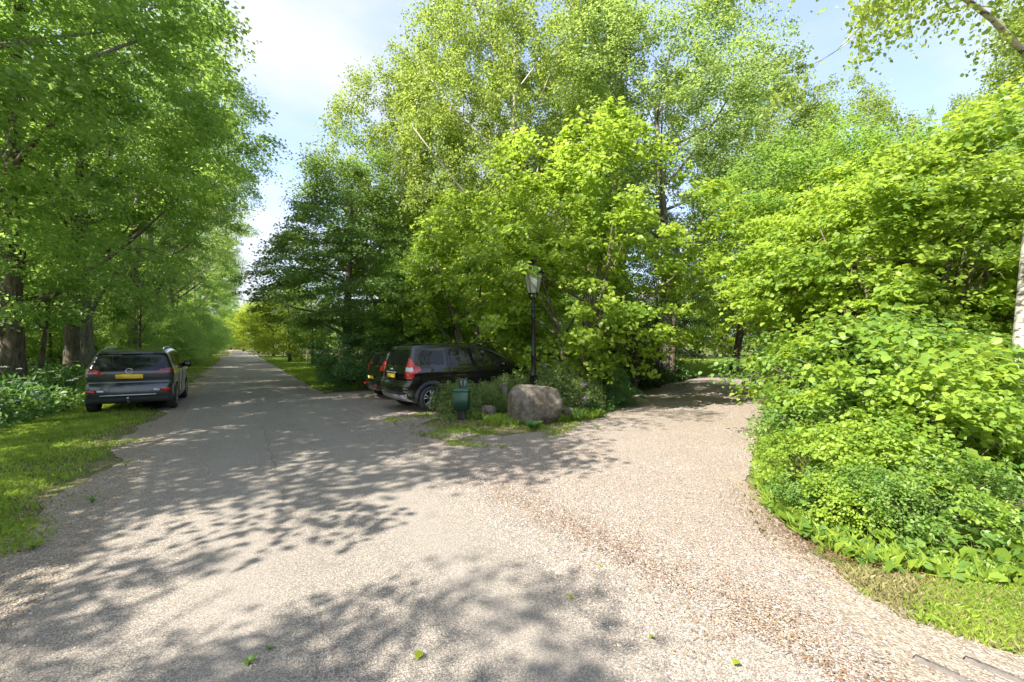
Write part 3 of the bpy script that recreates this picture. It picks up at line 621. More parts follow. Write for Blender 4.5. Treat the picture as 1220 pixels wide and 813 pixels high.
# woodland masses that read as one
def mass(name, pts, H, n, ls, leaf, seed, label):
    rg = np.random.default_rng(seed); P = []
    pts = np.array(pts, float); seg = rg.integers(0, len(pts) - 1, n); t = rg.random(n)[:, None]
    B = pts[seg] * (1 - t) + pts[seg + 1] * t + rg.normal(size=(n, 2)) * 2.2
    hh = H * (0.72 + 0.28 * fbm2(B[:, 0], B[:, 1], seed, 0.35, 3)); z = hh * rg.random(n) ** 0.8
    C = np.stack([B[:, 0], B[:, 1], z], -1); N = rg.normal(size=(n, 3)) + np.array([0, 0, 0.8])
    V, F = leaves(C, N, ls * rg.uniform(0.6, 1.3, n), T_DIA, rg)
    me = mesh_np(name, V, F); o = link(name, me, M[leaf]); tag(o, label, 'woodland', kind='stuff')
mass('distant_wood', [(-70, 8), (-62, 30), (-66, 60), (-80, 95), (-105, 150), (-125, 200)], 15, 60000, 0.7, 'oak', 41, 'dark green wood far behind the left trees')
mass('distant_wood', [(-98, 190), (-75, 170), (-40, 130), (-22, 80), (-6, 62), (20, 62), (45, 60), (70, 50), (78, 20)], 11, 70000, 0.6, 'oak', 42, 'green wood closing the view behind the centre and right')

# ------------------------------------------------------------------ ground cover
def bushfield(name, poly, hfun, n, ls, leaf, seed, label, tmpl=T_DIA, up=1.0, rnd=0.6, cat='ground cover', lump=2.2, depth=0.8, stuff=True):
    rg = np.random.default_rng(seed); p = np.array(poly); lo = p.min(0); hi = p.max(0); C = []
    cnt = 0
    while cnt < n:
        x = rg.uniform(lo[0], hi[0], n); y = rg.uniform(lo[1], hi[1], n)
        k = inpoly(x, y, poly) & (rg.random(n) < np.minimum(1, (9.0 / np.hypot(x, y)) ** 1.2)); x = x[k]; y = y[k]
        h = hfun(x, y) * (0.72 + 0.40 * fbm2(x, y, seed + 1, lump * 1.5, 4) + 0.25 * fbm2(x, y, 777, 1.3, 2)); h = np.maximum(h, 0.05)
        x = x + rg.normal(size=len(x)) * 0.06; y = y + rg.normal(size=len(x)) * 0.06
        z = h * (1 - depth * rg.random(len(x)) ** 2.0)
        C.append(np.stack([x, y, z], -1)); cnt += len(x)
    C = np.concatenate(C)[:n]
    N = np.array([0, 0, up]) + rg.normal(size=(n, 3)) * rnd
    far = np.clip(np.hypot(C[:, 0], C[:, 1]) / 9.0, 1, 3)
    V, F = leaves(C, N, ls * far * rg.uniform(0.6, 1.3, n), tmpl, rg)
    o = link(name, mesh_np(name, V, F), M[leaf]); tag(o, label, cat, kind='stuff'); return o
def distline(x, y, pts):
    d = np.full_like(x, 1e9)
    for (a, b) in zip(pts[:-1], pts[1:]):
        ax, ay = a; bx_, by_ = b; L2 = (bx_ - ax) ** 2 + (by_ - ay) ** 2
        t = np.clip(((x - ax) * (bx_ - ax) + (y - ay) * (by_ - ay)) / L2, 0, 1)
        d = np.minimum(d, np.hypot(x - ax - t * (bx_ - ax), y - ay - t * (by_ - ay)))
    return d
RB = [(5.5, 3.0), g2(1220, 704), g2(1120, 690), g2(1010, 668), g2(955, 640), g2(918, 612), g2(902, 580), g2(908, 545), g2(914, 510), g2(922, 478), (11.2, 17.6), (14.5, 21)]
RP = RB + [(20, 19), (20, 3)]
hR = lambda x, y: np.minimum(0.10 + 0.42 * distline(x, y, RB), 0.75)
bushfield('undergrowth', RP, hR, 62000, 0.068, 'herb', 51, 'sunlit nettle and ground elder undergrowth below the right thicket', T_LEAF, lump=2.6, rnd=0.65)
bushfield('undergrowth', RP, lambda x, y: hR(x, y) * 1.12, 22000, 0.06, 'shrub', 52, 'pale fine leaved undergrowth mixed into the right bank', T_LANC, up=0.2, rnd=1.0, lump=1.4, depth=0.6)
bushfield('undergrowth', RP, lambda x, y: hR(x, y) * 1.1, 9000, 0.105, 'hazel', 57, 'larger yellow green leaves mixed into the right bank', T_LEAF, lump=1.6, rnd=0.7, depth=0.5)
# left bank of tall herbs under the wood
LB = [(ar(-4.6, 5), 5), (ar(-4.6, 9), 9), (ar(-4.1, 12), 12), (ar(-3.9, 20), 20), (ar(-3.7, 30), 30), (ar(-3.6, 50), 50), (ar(-3.5, 60), 60)]
LP = LB + [(ar(-9, 60), 60), (ar(-14, 30), 30), (ar(-16, 5), 5)]
hL = lambda x, y: np.minimum(0.25 + 0.38 * distline(x, y, LB), 0.85)
bushfield('tall_herbs', LP, hL, 60000, 0.10, 'cool', 53, 'cool green tall herbs and grass at the foot of the left wood', T_LANC, up=0.1, rnd=1.0, lump=1.6, depth=0.8)
bushfield('tall_herbs', LP, hL, 26000, 0.085, 'herb', 54, 'broad leaved nettles in the bank at the foot of the left wood', T_DIA, lump=1.2)
# cow parsley heads, individual white umbels
rg = np.random.default_rng(60); um = MB(); VV = []; cnt = 0; Cc = []
while cnt < 90:
    Y = rg.uniform(7.5, 16); a = -4.7 - rg.random() ** 1.5 * 3; x = ar(a, Y); h = float(hL(np.array([x]), np.array([Y]))[0]) + rg.uniform(0.05, 0.25)
    k = 26; th = rg.random(k) * 6.28; r = 0.07 * np.sqrt(rg.random(k)); Cc.append(np.stack([x + r * np.cos(th), Y + r * np.sin(th), h - r * r * 3], -1)); cnt += 1
Cc = np.concatenate(Cc); V, F = leaves(Cc, np.array([0, 0, 1.0]) + rg.normal(size=Cc.shape) * 0.4, np.full(len(Cc), 0.028), T_DIA, rg)
tag(link('cow_parsley', mesh_np('cow_parsley', V, F), M['white_flower']), 'scattered white cow parsley heads among the herbs at the left wood edge', 'wildflowers', kind='stuff')

def grass(name, poly, n, hgt, seed, label, dens=None, m='grass', wid=1.0, rnd=0.35):
    rg = np.random.default_rng(seed); p = np.array(poly); lo = p.min(0); hi = p.max(0); xs = []; ys = []; c = 0; it = 0
    while c < n and it < 60:
        it += 1
        x = rg.uniform(lo[0], hi[0], n * 2); y = rg.uniform(lo[1], hi[1], n * 2)
        k = inpoly(x, y, poly) & (rg.random(len(x)) < np.minimum(1, (6.0 / np.hypot(x, y)) ** 1.5))
        x = x[k]; y = y[k]
        if dens is not None: k = rg.random(len(x)) < dens(x, y); x = x[k]; y = y[k]
        xs.append(x); ys.append(y); c += len(x)
    x = np.concatenate(xs)[:n]; y = np.concatenate(ys)[:n]; n = len(x)
    C = np.stack([x, y, np.full(n, -0.008)], -1); T = rg.normal(size=(n, 3)) * rnd + np.array([0, 0, 1.0])
    N = rg.normal(size=(n, 3)); N[:, 2] = 0.3
    far = np.clip(np.hypot(x, y) / 6.0, 1, 5) * wid
    tv = T_TRI[0]; T = nrm(T); B = nrm(np.cross(T, nrm(N))); S = hgt * rg.uniform(0.5, 1.4, n)
    bend = rg.normal(size=(n, 3)) * 0.3; bend[:, 2] = 0
    V = np.stack([C - B * (0.0035 * far)[:, None], C + B * (0.0035 * far)[:, None], C + B * (0.002 * far)[:, None] + T * S[:, None] * 0.6, C + (T + bend) * S[:, None]], 1).reshape(-1, 3)
    b = np.arange(n)[:, None] * 4; F = np.concatenate([b + np.array([[0, 1, 2]]), b + np.array([[0, 2, 3]])])
    o = link(name, mesh_np(name, V, F), M[m]); return tag(o, label, 'grass', kind='stuff')
def patch(seed, base, lo, hi): return lambda x, y: np.clip((fbm2(x, y, seed, base, 4) - lo) / (hi - lo), 0, 1)
av = lambda x, y: x + KR * y
VL = [(ar(-1.45, 1.2), 1.2), (ar(-1.45, 20), 20), (ar(-1.35, 60), 60), (ar(-4.2, 60), 60), (ar(-4.4, 20), 20), (ar(-5.6, 5), 5), (ar(-5.6, 1.2), 1.2)]
pl_ = patch(3, 1.5, -0.9, 0.4)
grass('verge_grass', VL, 300000, 0.055, 61, 'short bright grass on the left verge around the grey hatchback', lambda x, y: np.clip((-1.95 - av(x, y) + 0.75 * fbm2(x, y, 9, 1.4, 4)) / 1.5, 0, 1) ** 1.3 * (0.12 + 0.88 * pl_(x, y)))
VR = [(ar(2.95, 16.5), 16.5), (ar(2.9, 60), 60), (ar(6.5, 60), 60), (ar(6.4, 20), 20), (ar(4.5, 16.5), 16.5)]
grass('verge_grass', VR, 60000, 0.07, 62, 'bright grass strip right of the road along the wire fence')
FI = [(ar(6.5, 20), 20), (ar(6.5, 60), 60), (ar(16, 60), 60), (ar(9, 22), 22)]
grass('field_grass', FI, 30000, 0.16, 63, 'taller grass behind the wire fence')
isl = [g2(455, 500), g2(520, 490), g2(560, 484), g2(690, 485), g2(735, 488), g2(700, 505), g2(665, 522), g2(600, 535), g2(540, 532), g2(480, 515)]
grass('island_grass', isl, 9000, 0.045, 64, 'thin patchy grass in front of the boulder and the green bin', patch(5, 3.4, 0.0, 0.8))
LG = [g2(990, 676), g2(1120, 694), g2(1225, 704), (3.9, 2.36), (2.75, 2.38), (2.42, 2.62), (2.36, 3.0)]
grass('island_grass', isl, 5000, 0.05, 164, 'dry straw coloured blades in front of the boulder', patch(15, 2.6, -0.3, 0.6), m='drygrass')
grass('verge_grass', VL, 14000, 0.05, 161, 'dry straw coloured blades in the left verge', lambda x, y: np.clip((-1.6 - av(x, y)) / 1.2, 0.03, 1) * patch(13, 1.9, -0.3, 0.6)(x, y), m='drygrass')
grass('corner_grass', LG, 7000, 0.05, 165, 'dry blades in the lower right grass patch', patch(16, 3.0, -0.4, 0.4), m='drygrass')
grass('corner_grass', LG, 15000, 0.05, 65, 'grass patch between the right bank and the stone edging in the lower right corner', patch(6, 3.4, -0.4, 0.6))
grass('corner_grass', RB + [(9, 9), (6, 3.4)], 7000, 0.13, 66, 'long grass fringe along the foot of the right bank', lambda x, y: np.clip(1 - distline(x, y, RB) / 0.45, 0, 1))
LW = [(9.6, 23.2), (12.6, 26.2), (19, 28.4), (30, 29.5), (30, 52), (0, 52), (0, 26), (6, 21)]
grass('lawn', LW, 90000, 0.08, 67, 'sunlit lawn beyond the end of the driveway', None, wid=1.3)
grass('island_grass', [g2(560, 506), g2(650, 512), g2(720, 497), g2(700, 488), g2(640, 488), g2(560, 490)], 5000, 0.15, 68, 'longer tufts around the foot of the boulder', patch(8, 3.2, 0.1, 0.5))

def herb_plant(name, p, n, ls, h, leaf, seed, label, tmpl=T_LEAF, cat='plant', group=None, flat=0.5):
    rg = np.random.default_rng(seed); mb = MB()
    C = []; D = []
    for i in range(n):
        th = i * 2.4; l = h * rg.uniform(0.5, 1.0); d = np.array([math.cos(th) * flat, math.sin(th) * flat, 1.0]); e = d * l * (0.5 + 0.5 * rg.random())
        mb.tube(np.array([[0, 0, -0.01], e * 0.5 + np.array([0, 0, 0.01]), e]), 0.0025, 4, False); C.append(e); D.append(d)
    C = np.array(C); D = np.array(D); N = np.cross(np.cross(D, np.array([0, 0, 1.0])), D) + rg.normal(size=C.shape) * 0.2
    V, F = leaves(C, N + np.array([0, 0, 0.4]), ls * rg.uniform(0.7, 1.2, n), tmpl, rg, D * np.array([1, 1, 0.4]))
    o = thing(name, p, label, cat, 0, group); link('stem', mb.mesh('stem'), M['herb'], o); link('foliage', mesh_np('f', V, F), M[leaf], o); return o
# loose stones
def stones(name, poly, n, s0, s1, seed, label, m, z=0.004, dens=None, near=4.0):
    rg = np.random.default_rng(seed); p = np.array(poly); lo = p.min(0); hi = p.max(0); xs = []; ys = []; c = 0
    while c < n:
        x = rg.uniform(lo[0], hi[0], n * 2); y = rg.uniform(lo[1], hi[1], n * 2)
        k = inpoly(x, y, poly) & (rg.random(len(x)) < np.minimum(1, (near / np.hypot(x, y)) ** 2)) & (y > 1.8)
        if dens is not None: k &= rg.random(len(x)) < dens(x, y)
        xs.append(x[k]); ys.append(y[k]); c += k.sum()
    x = np.concatenate(xs)[:n]; y = np.concatenate(ys)[:n]
    base = np.array([(1, 0, 0), (0.2, 1, 0), (-1, 0.1, 0), (-0.1, -1, 0), (0.1, 0.1, 0.8), (0, 0, -0.5), (.6, .6, .55), (-.6, .5, .5)])
    tri = np.array([(0, 6, 4), (0, 1, 6), (6, 1, 4), (1, 7, 4), (1, 2, 7), (7, 2, 4), (2, 3, 4), (3, 0, 4)])
    S = (s0 + (s1 - s0) * rg.random(n) ** 2.5) / 2
    a = rg.random(n) * 6.28; sx = S * rg.uniform(0.8, 1.3, n); sy = S * rg.uniform(0.6, 1.0, n); sz = S * rg.uniform(0.5, 0.9, n)
    B = base[None] * (1 + 0.25 * rg.normal(size=(n, 8, 3))) * np.stack([sx, sy, sz], -1)[:, None]
    X = B[..., 0] * np.cos(a)[:, None] - B[..., 1] * np.sin(a)[:, None] + x[:, None]
    Y = B[..., 0] * np.sin(a)[:, None] + B[..., 1] * np.cos(a)[:, None] + y[:, None]
    V = np.stack([X, Y, B[..., 2] + z + sz[:, None] * 0.25], -1).reshape(-1, 3); F = (np.arange(n)[:, None, None] * 8 + tri).reshape(-1, 3)
    return tag(link(name, mesh_np(name, V, F), m), label, 'gravel', kind='stuff')
def stonemat():
    m, t, b = mat('pebble'); ge = t.nodes.new('ShaderNodeNewGeometry')
    c = ramp(t, ge.outputs['Random Per Island'], [(0.0, (0.101, 0.081, 0.066)), (0.3, (0.212, 0.175, 0.146)), (0.55, (0.312, 0.262, 0.216)), (0.78, (0.363, 0.282, 0.221)), (0.92, (0.453, 0.402, 0.357)), (1.0, (0.584, 0.543, 0.503))])
    t.links.new(c, b.inputs['Base Color']); b.inputs['Roughness'].default_value = 0.75; return m
M['pebble'] = stonemat()
stones('loose_stones', GR, 70000, 0.007, 0.022, 71, 'loose pale stones lying on the gravel drive', M['pebble'])
hb = np.random.default_rng(88)
for i, (px, py) in enumerate(((712, 512), (520, 520), (470, 506), (40, 655), (110, 600), (150, 556))):
    herb_plant('weed', G(px, py), 14, 0.05 + 0.03 * hb.random(), 0.07, ('herb', 'grass')[i % 2], 600 + i, 'little weed tuft sprouting along the ragged edge of the gravel or asphalt', T_LANC, group='little weed tufts along the gravel edges')
edge = [(ar(2.3, 1.8), 1.8), (ar(2.2, 12), 12), (ar(3.6, 12), 12), (ar(3.7, 1.8), 1.8)]
stones('loose_stones', edge, 9000, 0.008, 0.02, 72, 'stray grit scattered over the asphalt edge', M['pebble'], z=0.008, dens=lambda x, y: np.exp(-((av(x, y) - 2.95) / 0.35) ** 2))
ledge = [(ar(-2.3, 1.8), 1.8), (ar(-2.3, 14), 14), (ar(-0.9, 14), 14), (ar(-0.9, 1.8), 1.8)]
stones('loose_stones', ledge, 9000, 0.007, 0.018, 73, 'grit along the worn left edge of the road', M['pebble'], z=0.006, dens=lambda x, y: np.exp(-((av(x, y) + 1.5) / 0.35) ** 2))
# brown litter swept along the joint of asphalt and gravel and under the right bank
rg = np.random.default_rng(74); n = 9000; t = rg.random(n); Y = 2.0 + 7.0 * rg.random(n) ** 1.6
a = 3.15 + rg.normal(size=n) * 0.24 + 0.12 * np.sin(Y * 2.3); x = a - KR * Y
k = (fbm2(x, Y, 75, 2.4, 4) > -0.15) & (rg.random(n) < np.exp(-((Y - 3.6) / 1.9) ** 2)); x = x[k]; Y = Y[k]
s = rg.random(9000); idx = np.minimum((s * 5).astype(int) + 1, 5); fr = rg.random(9000)[:, None]
rb = np.array(RB); q = rb[idx] * (1 - fr) + rb[idx + 1] * fr + rg.normal(size=(9000, 2)) * 0.22
x = np.concatenate([x, q[:, 0]]); Y = np.concatenate([Y, q[:, 1]]); n = len(x)
V, F = leaves(np.stack([x, Y, np.full(n, 0.015) + 0.006 * rg.random(n)], -1), np.array([0, 0, 1.0]) + rg.normal(size=(n, 3)) * 0.25, 0.013 * rg.uniform(0.4, 1.6, n), T_DIA, rg)
tag(link('leaf_litter', mesh_np('leaf_litter', V, F), M['litter']), 'orange brown catkin and leaf litter along the edge of asphalt and gravel', 'litter', kind='stuff')
# green leaves dropped on the asphalt, and two seedlings
for i, (px, py, lab) in enumerate(((502, 781, 'green leaf lying in the shade on the near asphalt, left of centre'), (713, 676, 'small green leaf on the sunlit asphalt near the litter line'), (676, 713, 'green leaf on the asphalt below the middle of the litter line'), (880, 793, 'small green leaf at the bottom edge, right of centre'), (779, 763, 'tiny green leaf between the bottom shadow and the litter line'))):
    p = G(px, py); rg = np.random.default_rng(300 + i)
    V, F = leaves(np.array([[0, 0, 0.02]]), np.array([[0.2, 0.1, 1]]), np.array([(0.06, 0.04, 0.045, 0.05, 0.035)[i]]), T_LEAF, rg)
    o = link('fallen_leaf', mesh_np('fallen_leaf', V, F), M['lime']); o.location = (p.x, p.y, 0.005); tag(o, lab, 'leaf', group='green leaves fallen on the asphalt')
herb_plant('seedling', G(297, 793), 9, 0.026, 0.035, 'herb', 401, 'small green seedling sprouting from the asphalt at the bottom left')
herb_plant('seedling', G(321, 775), 6, 0.02, 0.02, 'herb', 402, 'tiny sprout in the asphalt just right of the bottom left seedling')
herb_plant('weed', G(634, 513), 22, 0.16, 0.12, 'cool', 403, 'broad leaved weed growing right in front of the boulder')
herb_plant('weed', G(690, 503), 40, 0.16, 0.24, 'herb', 404, 'grassy green clump at the right foot of the boulder', T_LANC)
herb_plant('weed', G(536, 502), 24, 0.12, 0.16, 'herb', 405, 'weed clump just left of the green bin', T_LANC)
herb_plant('weed', G(566, 500), 20, 0.10, 0.14, 'herb', 406, 'weed clump just right of the green bin', T_LANC)
# low clipped groundcover beside the driveway
ED = [g2(700, 497), g2(735, 489), (3.95, 14.8), (6.5, 18.5), (9.3, 22.0)]
HP = ED + [(8.6, 23.4), (5.6, 20), (3.2, 16.2), g2(735, 474), g2(700, 480)]
hH = lambda x, y: np.minimum(0.12 + 0.9 * distline(x, y, ED), 0.5)
bushfield('ivy_groundcover', HP, hH, 26000, 0.055, 'ivy', 55, 'low dark leaved edging along the left side of the driveway', lump=2.6, rnd=0.6)

# island shrubs round the boulder
for i, (px, Y, s, lab) in enumerate(((545, 10.9, 0.66, 'pale green low shrub directly behind the green bin'), (583, 11.0, 0.62, 'pale leafy shrub between the green bin and the boulder'),
        (612, 11.6, 0.78, 'pale green shrub left of the lantern pole foot'), (657, 11.6, 1.0, 'pale green shrub behind the boulder, right of the lantern pole'), (690, 11.2, 0.72, 'shrub beside the purple flowers right of the boulder'), (528, 11.6, 0.62, 'small shrub beside the rear wheel of the larger black car'))):
    x, y, _ = A(px, Y); o = put('spirea', x, y, lab, 'shrub', 'garden_shrub', rz=i * 1.9, s=s, parts=SH)
o.children[1].data = o.children[1].data
x, y, _ = A(725, 12.0); put('bush', x, y, 'dark leaved rounded shrub where the driveway edging begins', 'shrub', 'shrub', rz=0.4, s=0.42, parts=SH)
def flower(px, py, Y, r, leafm, seed, lab, n=60, cat='flower', name='flowering_plant'):
    x, y, _ = A(px, Y); h = HT(py, Y); rg = np.random.default_rng(seed); d = nrm(rg.normal(size=(n, 3)))
    V, F = leaves(d * r * 0.75, d, np.full(n, r * 0.9), T_DIA, rg); mb = MB(); mb.tube([(0, 0, -h), (0.01, 0, -h * 0.5), (0, 0, 0)], 0.006, 5)
    o = thing(name, (x, y, h), lab, cat); 
    link('stem', mb.mesh('stem'), M['herb'], o); link('bloom', mesh_np('bloom', V, F), M[leafm], o)
flower(695, 459, 11.0, 0.085, 'purple_flower', 501, 'round purple flower head, upper of the two right of the boulder')
flower(697, 477, 10.6, 0.10, 'purple_flower', 502, 'pale purple flower head, lower of the two right of the boulder')
flower(665, 440, 11.9, 0.09, 'pink_flower', 503, 'faded pinkish flower head behind the boulder, right of the lantern pole')
flower(648, 436, 11.8, 0.08, 'purple_flower', 504, 'dull mauve flower head close to the lantern pole')
flower(1172, 521, 5.4, 0.06, 'pink_flower', 505, 'pale pink blossom left of the birch trunk, beside the dark box')
flower(1183, 527, 5.45, 0.05, 'pink_flower', 506, 'lower pale pink blossom left of the birch trunk')

# ------------------------------------------------------------------ rocks
def rock(name, p, dims, seed, m, label, rz=0, flat=0.75, rough=1.0):
    import bmesh
    from mathutils import noise as mn
    bm = bmesh.new(); bmesh.ops.create_icosphere(bm, subdivisions=5, radius=1.0); r = random.Random(seed); off = Vector((r.random() * 50, r.random() * 50, r.random() * 50))
    for v in bm.verts:
        q = v.co.copy()
        e = 3.2; k = (abs(q.x) ** e + abs(q.y) ** e + abs(q.z) ** e) ** (-1 / e); q = q * (k * 0.88 + 0.12)
        nq = mn.fractal(q * 1.1 + off, 1.0, 2.0, 4) * 0.14 * rough + mn.fractal(q * 5 + off, 1.0, 2.0, 3) * 0.02 * rough
        q = q * (1 + nq)
        v.co = Vector((q.x * dims[0] / 2, q.y * dims[1] / 2, q.z * dims[2] / 2 * (1 - 0.10 * q.x) + dims[2] * 0.44))
    me = bpy.data.meshes.new(name); bm.to_mesh(me); bm.free()
    for f in me.polygons: f.use_smooth = True
    o = link(name, me, m); o.location = (p[0], p[1], -0.02); o.rotation_euler = (0, 0, rz); return tag(o, label, 'rock')
def rockmat():
    m, t, b = mat('weathered_granite')
    tcn = t.nodes.new('ShaderNodeTexCoord'); mp = t.nodes.new('ShaderNodeMapping'); mp.inputs['Scale'].default_value = (7, 7, 1.2); t.links.new(tcn.outputs['Object'], mp.inputs['Vector'])
    base = ramp(t, noise(t, 14, 8, 0.7, tcn.outputs['Object']), [(0.3, (0.07, 0.06, 0.048)), (0.6, (0.185, 0.16, 0.125)), (0.75, (0.28, 0.25, 0.20))])
    streak = ramp(t, noise(t, 1.0, 5, 0.6, mp.outputs['Vector']), [(0.42, (1, 1, 1)), (0.60, (0.5, 0.44, 0.38))])
    c = mixc(t, 0.8, base, streak, 'MULTIPLY')
    li = ramp(t, noise(t, 5, 6, 0.7, tcn.outputs['Object']), [(0.58, (0, 0, 0)), (0.68, (1, 1, 1))]); c = mixc(t, mathn(t, 'MULTIPLY', li, 0.35), c, (0.36, 0.37, 0.27))
    t.links.new(c, b.inputs['Base Color']); b.inputs['Roughness'].default_value = 0.9; bumpn(t, b, noise(t, 22, 8, 0.7, tcn.outputs['Object']), 0.7, 0.02); return m
M['rock'] = rockmat()
x, y, _ = A(637, 9.45); rock('boulder', (x, y), (1.16, 0.78, 0.88), 5, M['rock'], 'large brownish grey boulder standing at the corner of the driveway', rz=0.1)
for px, Y, d, s, lab in ((582, 10.25, (0.42, 0.34, 0.30), 8, 'low pale stone between the green bin and the boulder'), (532, 10.7, (0.42, 0.3, 0.26), 9, 'flat pale stone left of the green bin'),
        (677, 9.8, (0.30, 0.25, 0.30), 10, 'small grey stone leaning against the right side of the boulder'), (600, 11.15, (0.38, 0.3, 0.75), 11, 'rounded grey stone half hidden in the shrubs behind the boulder')):
    x, y, _ = A(px, Y); rock('stone', (x, y), d, s, M['rock'], lab, rz=s)

# ------------------------------------------------------------------ green bin on a post
M['bin'] = simple('green_painted_metal', (0.018, 0.062, 0.036), 0.5, nscale=14, nvar=0.35)
M['binlid'] = simple('green_lid_sky_tint', (0.03, 0.095, 0.07), 0.4, nscale=10, nvar=0.2)  # lid green lightened and blued: the sky's reflection is painted into the colour
M['post'] = simple('dark_post', (0.04, 0.035, 0.03), 0.7, nscale=20, nvar=0.4)
M['whitesign'] = simple('white_plate', (0.72, 0.72, 0.70), 0.5); M['darkink'] = simple('dark_ink', (0.05, 0.06, 0.06), 0.6)
x, y, _ = A(550, 9.85)
b = thing('litter_bin', (x, y, 0), 'dark green litter bin with a lid on a short post, before the black car', 'litter bin', rz=-0.12)
mb = MB()
def taper(mb, c, w0, d0, w1, d1, h, bev=0.02):
    V = []; 
    for (w, d, z) in ((w0, d0, 0), (w1, d1, h)):
        for sx, sy in ((-1, -1), (1, -1), (1, 1), (-1, 1)):
            ex = w / 2 - bev; ey = d / 2 - bev
            for k in range(4):
                a0 = {(-1, -1): math.pi, (1, -1): 1.5 * math.pi, (1, 1): 0, (-1, 1): 0.5 * math.pi}[(sx, sy)] + k * math.pi / 6
                V.append((c[0] + sx * ex + bev * math.cos(a0), c[1] + sy * ey + bev * math.sin(a0), c[2] + z))
    n = 16; F = [(i, (i + 1) % n, n + (i + 1) % n, n + i) for i in range(n)] + [list(range(n))[::-1], list(range(n, 2 * n))]
    mb.add(V, F)
taper(mb, (0, 0, 0.22), 0.32, 0.23, 0.365, 0.27, 0.42, 0.025); mb.build('container', M['bin'], b)
mb = MB(); taper(mb, (0, 0, 0.642), 0.385, 0.29, 0.36, 0.26, 0.04, 0.025); mb.tube([(-0.17, 0.1, 0.68), (0, 0.1, 0.69), (0.17, 0.1, 0.68)], 0.012, 8); mb.build('lid', M['binlid'], b)
mb = MB(); mb.box((0, 0.17, 0.44), (0.08, 0.08, 0.92), bevel=0.006); mb.box((0, 0.02, 0.12), (0.16, 0.14, 0.25), bevel=0.01); mb.build('post', M['post'], b)
mb = MB(); mb.box((0, 0.16, 0.79), (0.19, 0.03, 0.24), bevel=0.008); p = mb.build('sign_board', M['bin'], b)
mb = MB(); mb.box((0, 0.140, 0.80), (0.10, 0.006, 0.12)); s = mb.build('sign_plate', M['whitesign'], p)
mb = MB(); mb.lathe([(0.014, 0), (0.026, 0), (0.026, 0.003), (0.014, 0.003)], 16, (0, 0.134, 0.822), 'y'); mb.lathe([(0.014, 0), (0.026, 0), (0.026, 0.003), (0.014, 0.003)], 16, (0, 0.134, 0.780), 'y'); 
mm = mb.build('number_marking', M['darkink'], b)

# ------------------------------------------------------------------ lantern on a cast iron pole
M['iron'] = simple('black_cast_iron', (0.014, 0.014, 0.014), 0.32, 0.3, nscale=25, nvar=0.4)
def glassmat(name, tint, alpha, rough=0.05):
    m, t, b = mat(name); b.inputs['Base Color'].default_value = (*tint, 1); b.inputs['Roughness'].default_value = rough
    tr = t.nodes.new('ShaderNodeBsdfTransparent'); tr.inputs['Color'].default_value = (*[0.5 + k * 0.5 for k in tint], 1); fr = t.nodes.new('ShaderNodeMixShader'); fr.inputs[0].default_value = alpha
    t.links.new(tr.outputs[0], fr.inputs[1]); t.links.new(b.outputs[0], fr.inputs[2]); t.links.new(fr.outputs[0], t.nodes['Material Output'].inputs['Surface']); return m
M['lampglass'] = glassmat('lantern_glass', (0.62, 0.66, 0.58), 0.38, 0.12)
x, y, _ = A(635.5, 11.2)
b = thing('street_lantern', (x, y, 0), 'black cast iron lantern post with a glazed tapered lantern, behind the boulder', 'street lamp')
mb = MB(); mb.lathe([(0.15, 0), (0.15, 0.12), (0.12, 0.16), (0.12, 0.34), (0.10, 0.40), (0.085, 0.44), (0.085, 0.85), (0.105, 0.88), (0.105, 0.93), (0.07, 0.97), (0.06, 1.05), (0.056, 1.35), (0.075, 1.38), (0.075, 1.43), (0.052, 1.47), (0.046, 2.34), (0.072, 2.37), (0.072, 2.41), (0.05, 2.45), (0.045, 2.53), (0.075, 2.56), (0.055, 2.60), (0.042, 2.66), (0.040, 2.82), (0.055, 2.85), (0.03, 2.90), (0.0, 2.91)], 20)
mb.build('pole', M['iron'], b, True)
mb = MB(); mb.tube([(-0.19, 0, 2.645), (0.19, 0, 2.645)], 0.018, 8)
for s in (-1, 1): mb.lathe([(0, -0.03), (0.03, -0.015), (0.036, 0), (0.03, 0.015), (0, 0.03)], 10, (s * 0.2, 0, 2.645))
mb.tube([(0, -0.19, 2.645), (0, 0.19, 2.645)], 0.012, 8); mb.build('ladder_bar', M['iron'], b, True)
mb = MB(); mb.lathe([(0, -0.05), (0.055, -0.04), (0.06, 0.0), (0.05, 0.045), (0, 0.06)], 12, (0.13, 0, 1.30)); mb.tube([(0, 0, 1.30), (0.1, 0, 1.30)], 0.015, 6); mb.build('junction_knob', M['iron'], b, True)
mb = MB()
for k in range(4):
    a = math.pi / 4 + k * math.pi / 2; c, s = math.cos(a), math.sin(a)
    mb.tube([(0.02 * c, 0.02 * s, 2.84), (0.10 * c, 0.10 * s, 2.87), (0.15 * c, 0.15 * s, 2.94), (0.14 * c, 0.14 * s, 3.0)], 0.010, 6)
mb.lathe([(0.13, 2.985), (0.155, 2.985), (0.155, 3.005), (0.13, 3.005)], 6)
for k in range(6):
    a = k * math.pi / 3; c, s = math.cos(a), math.sin(a); mb.tube([(0.145 * c, 0.145 * s, 3.0), (0.222 * c, 0.222 * s, 3.51)], 0.007, 5)
mb.lathe([(0.20, 3.505), (0.232, 3.505), (0.232, 3.525), (0.20, 3.525)], 6); mb.build('lantern_frame', M['iron'], b)
for k in range(6):
    a0 = k * math.pi / 3 + 0.03; a1 = (k + 1) * math.pi / 3 - 0.03; q = []
    for a, r, z in ((a0, 0.143, 3.008), (a1, 0.143, 3.008), (a1, 0.219, 3.502), (a0, 0.219, 3.502)): q.append((r * math.cos(a), r * math.sin(a), z))
    g_ = MB().add(q, [(0, 1, 2, 3)]); g_.build('glass_pane', M['lampglass'], b)
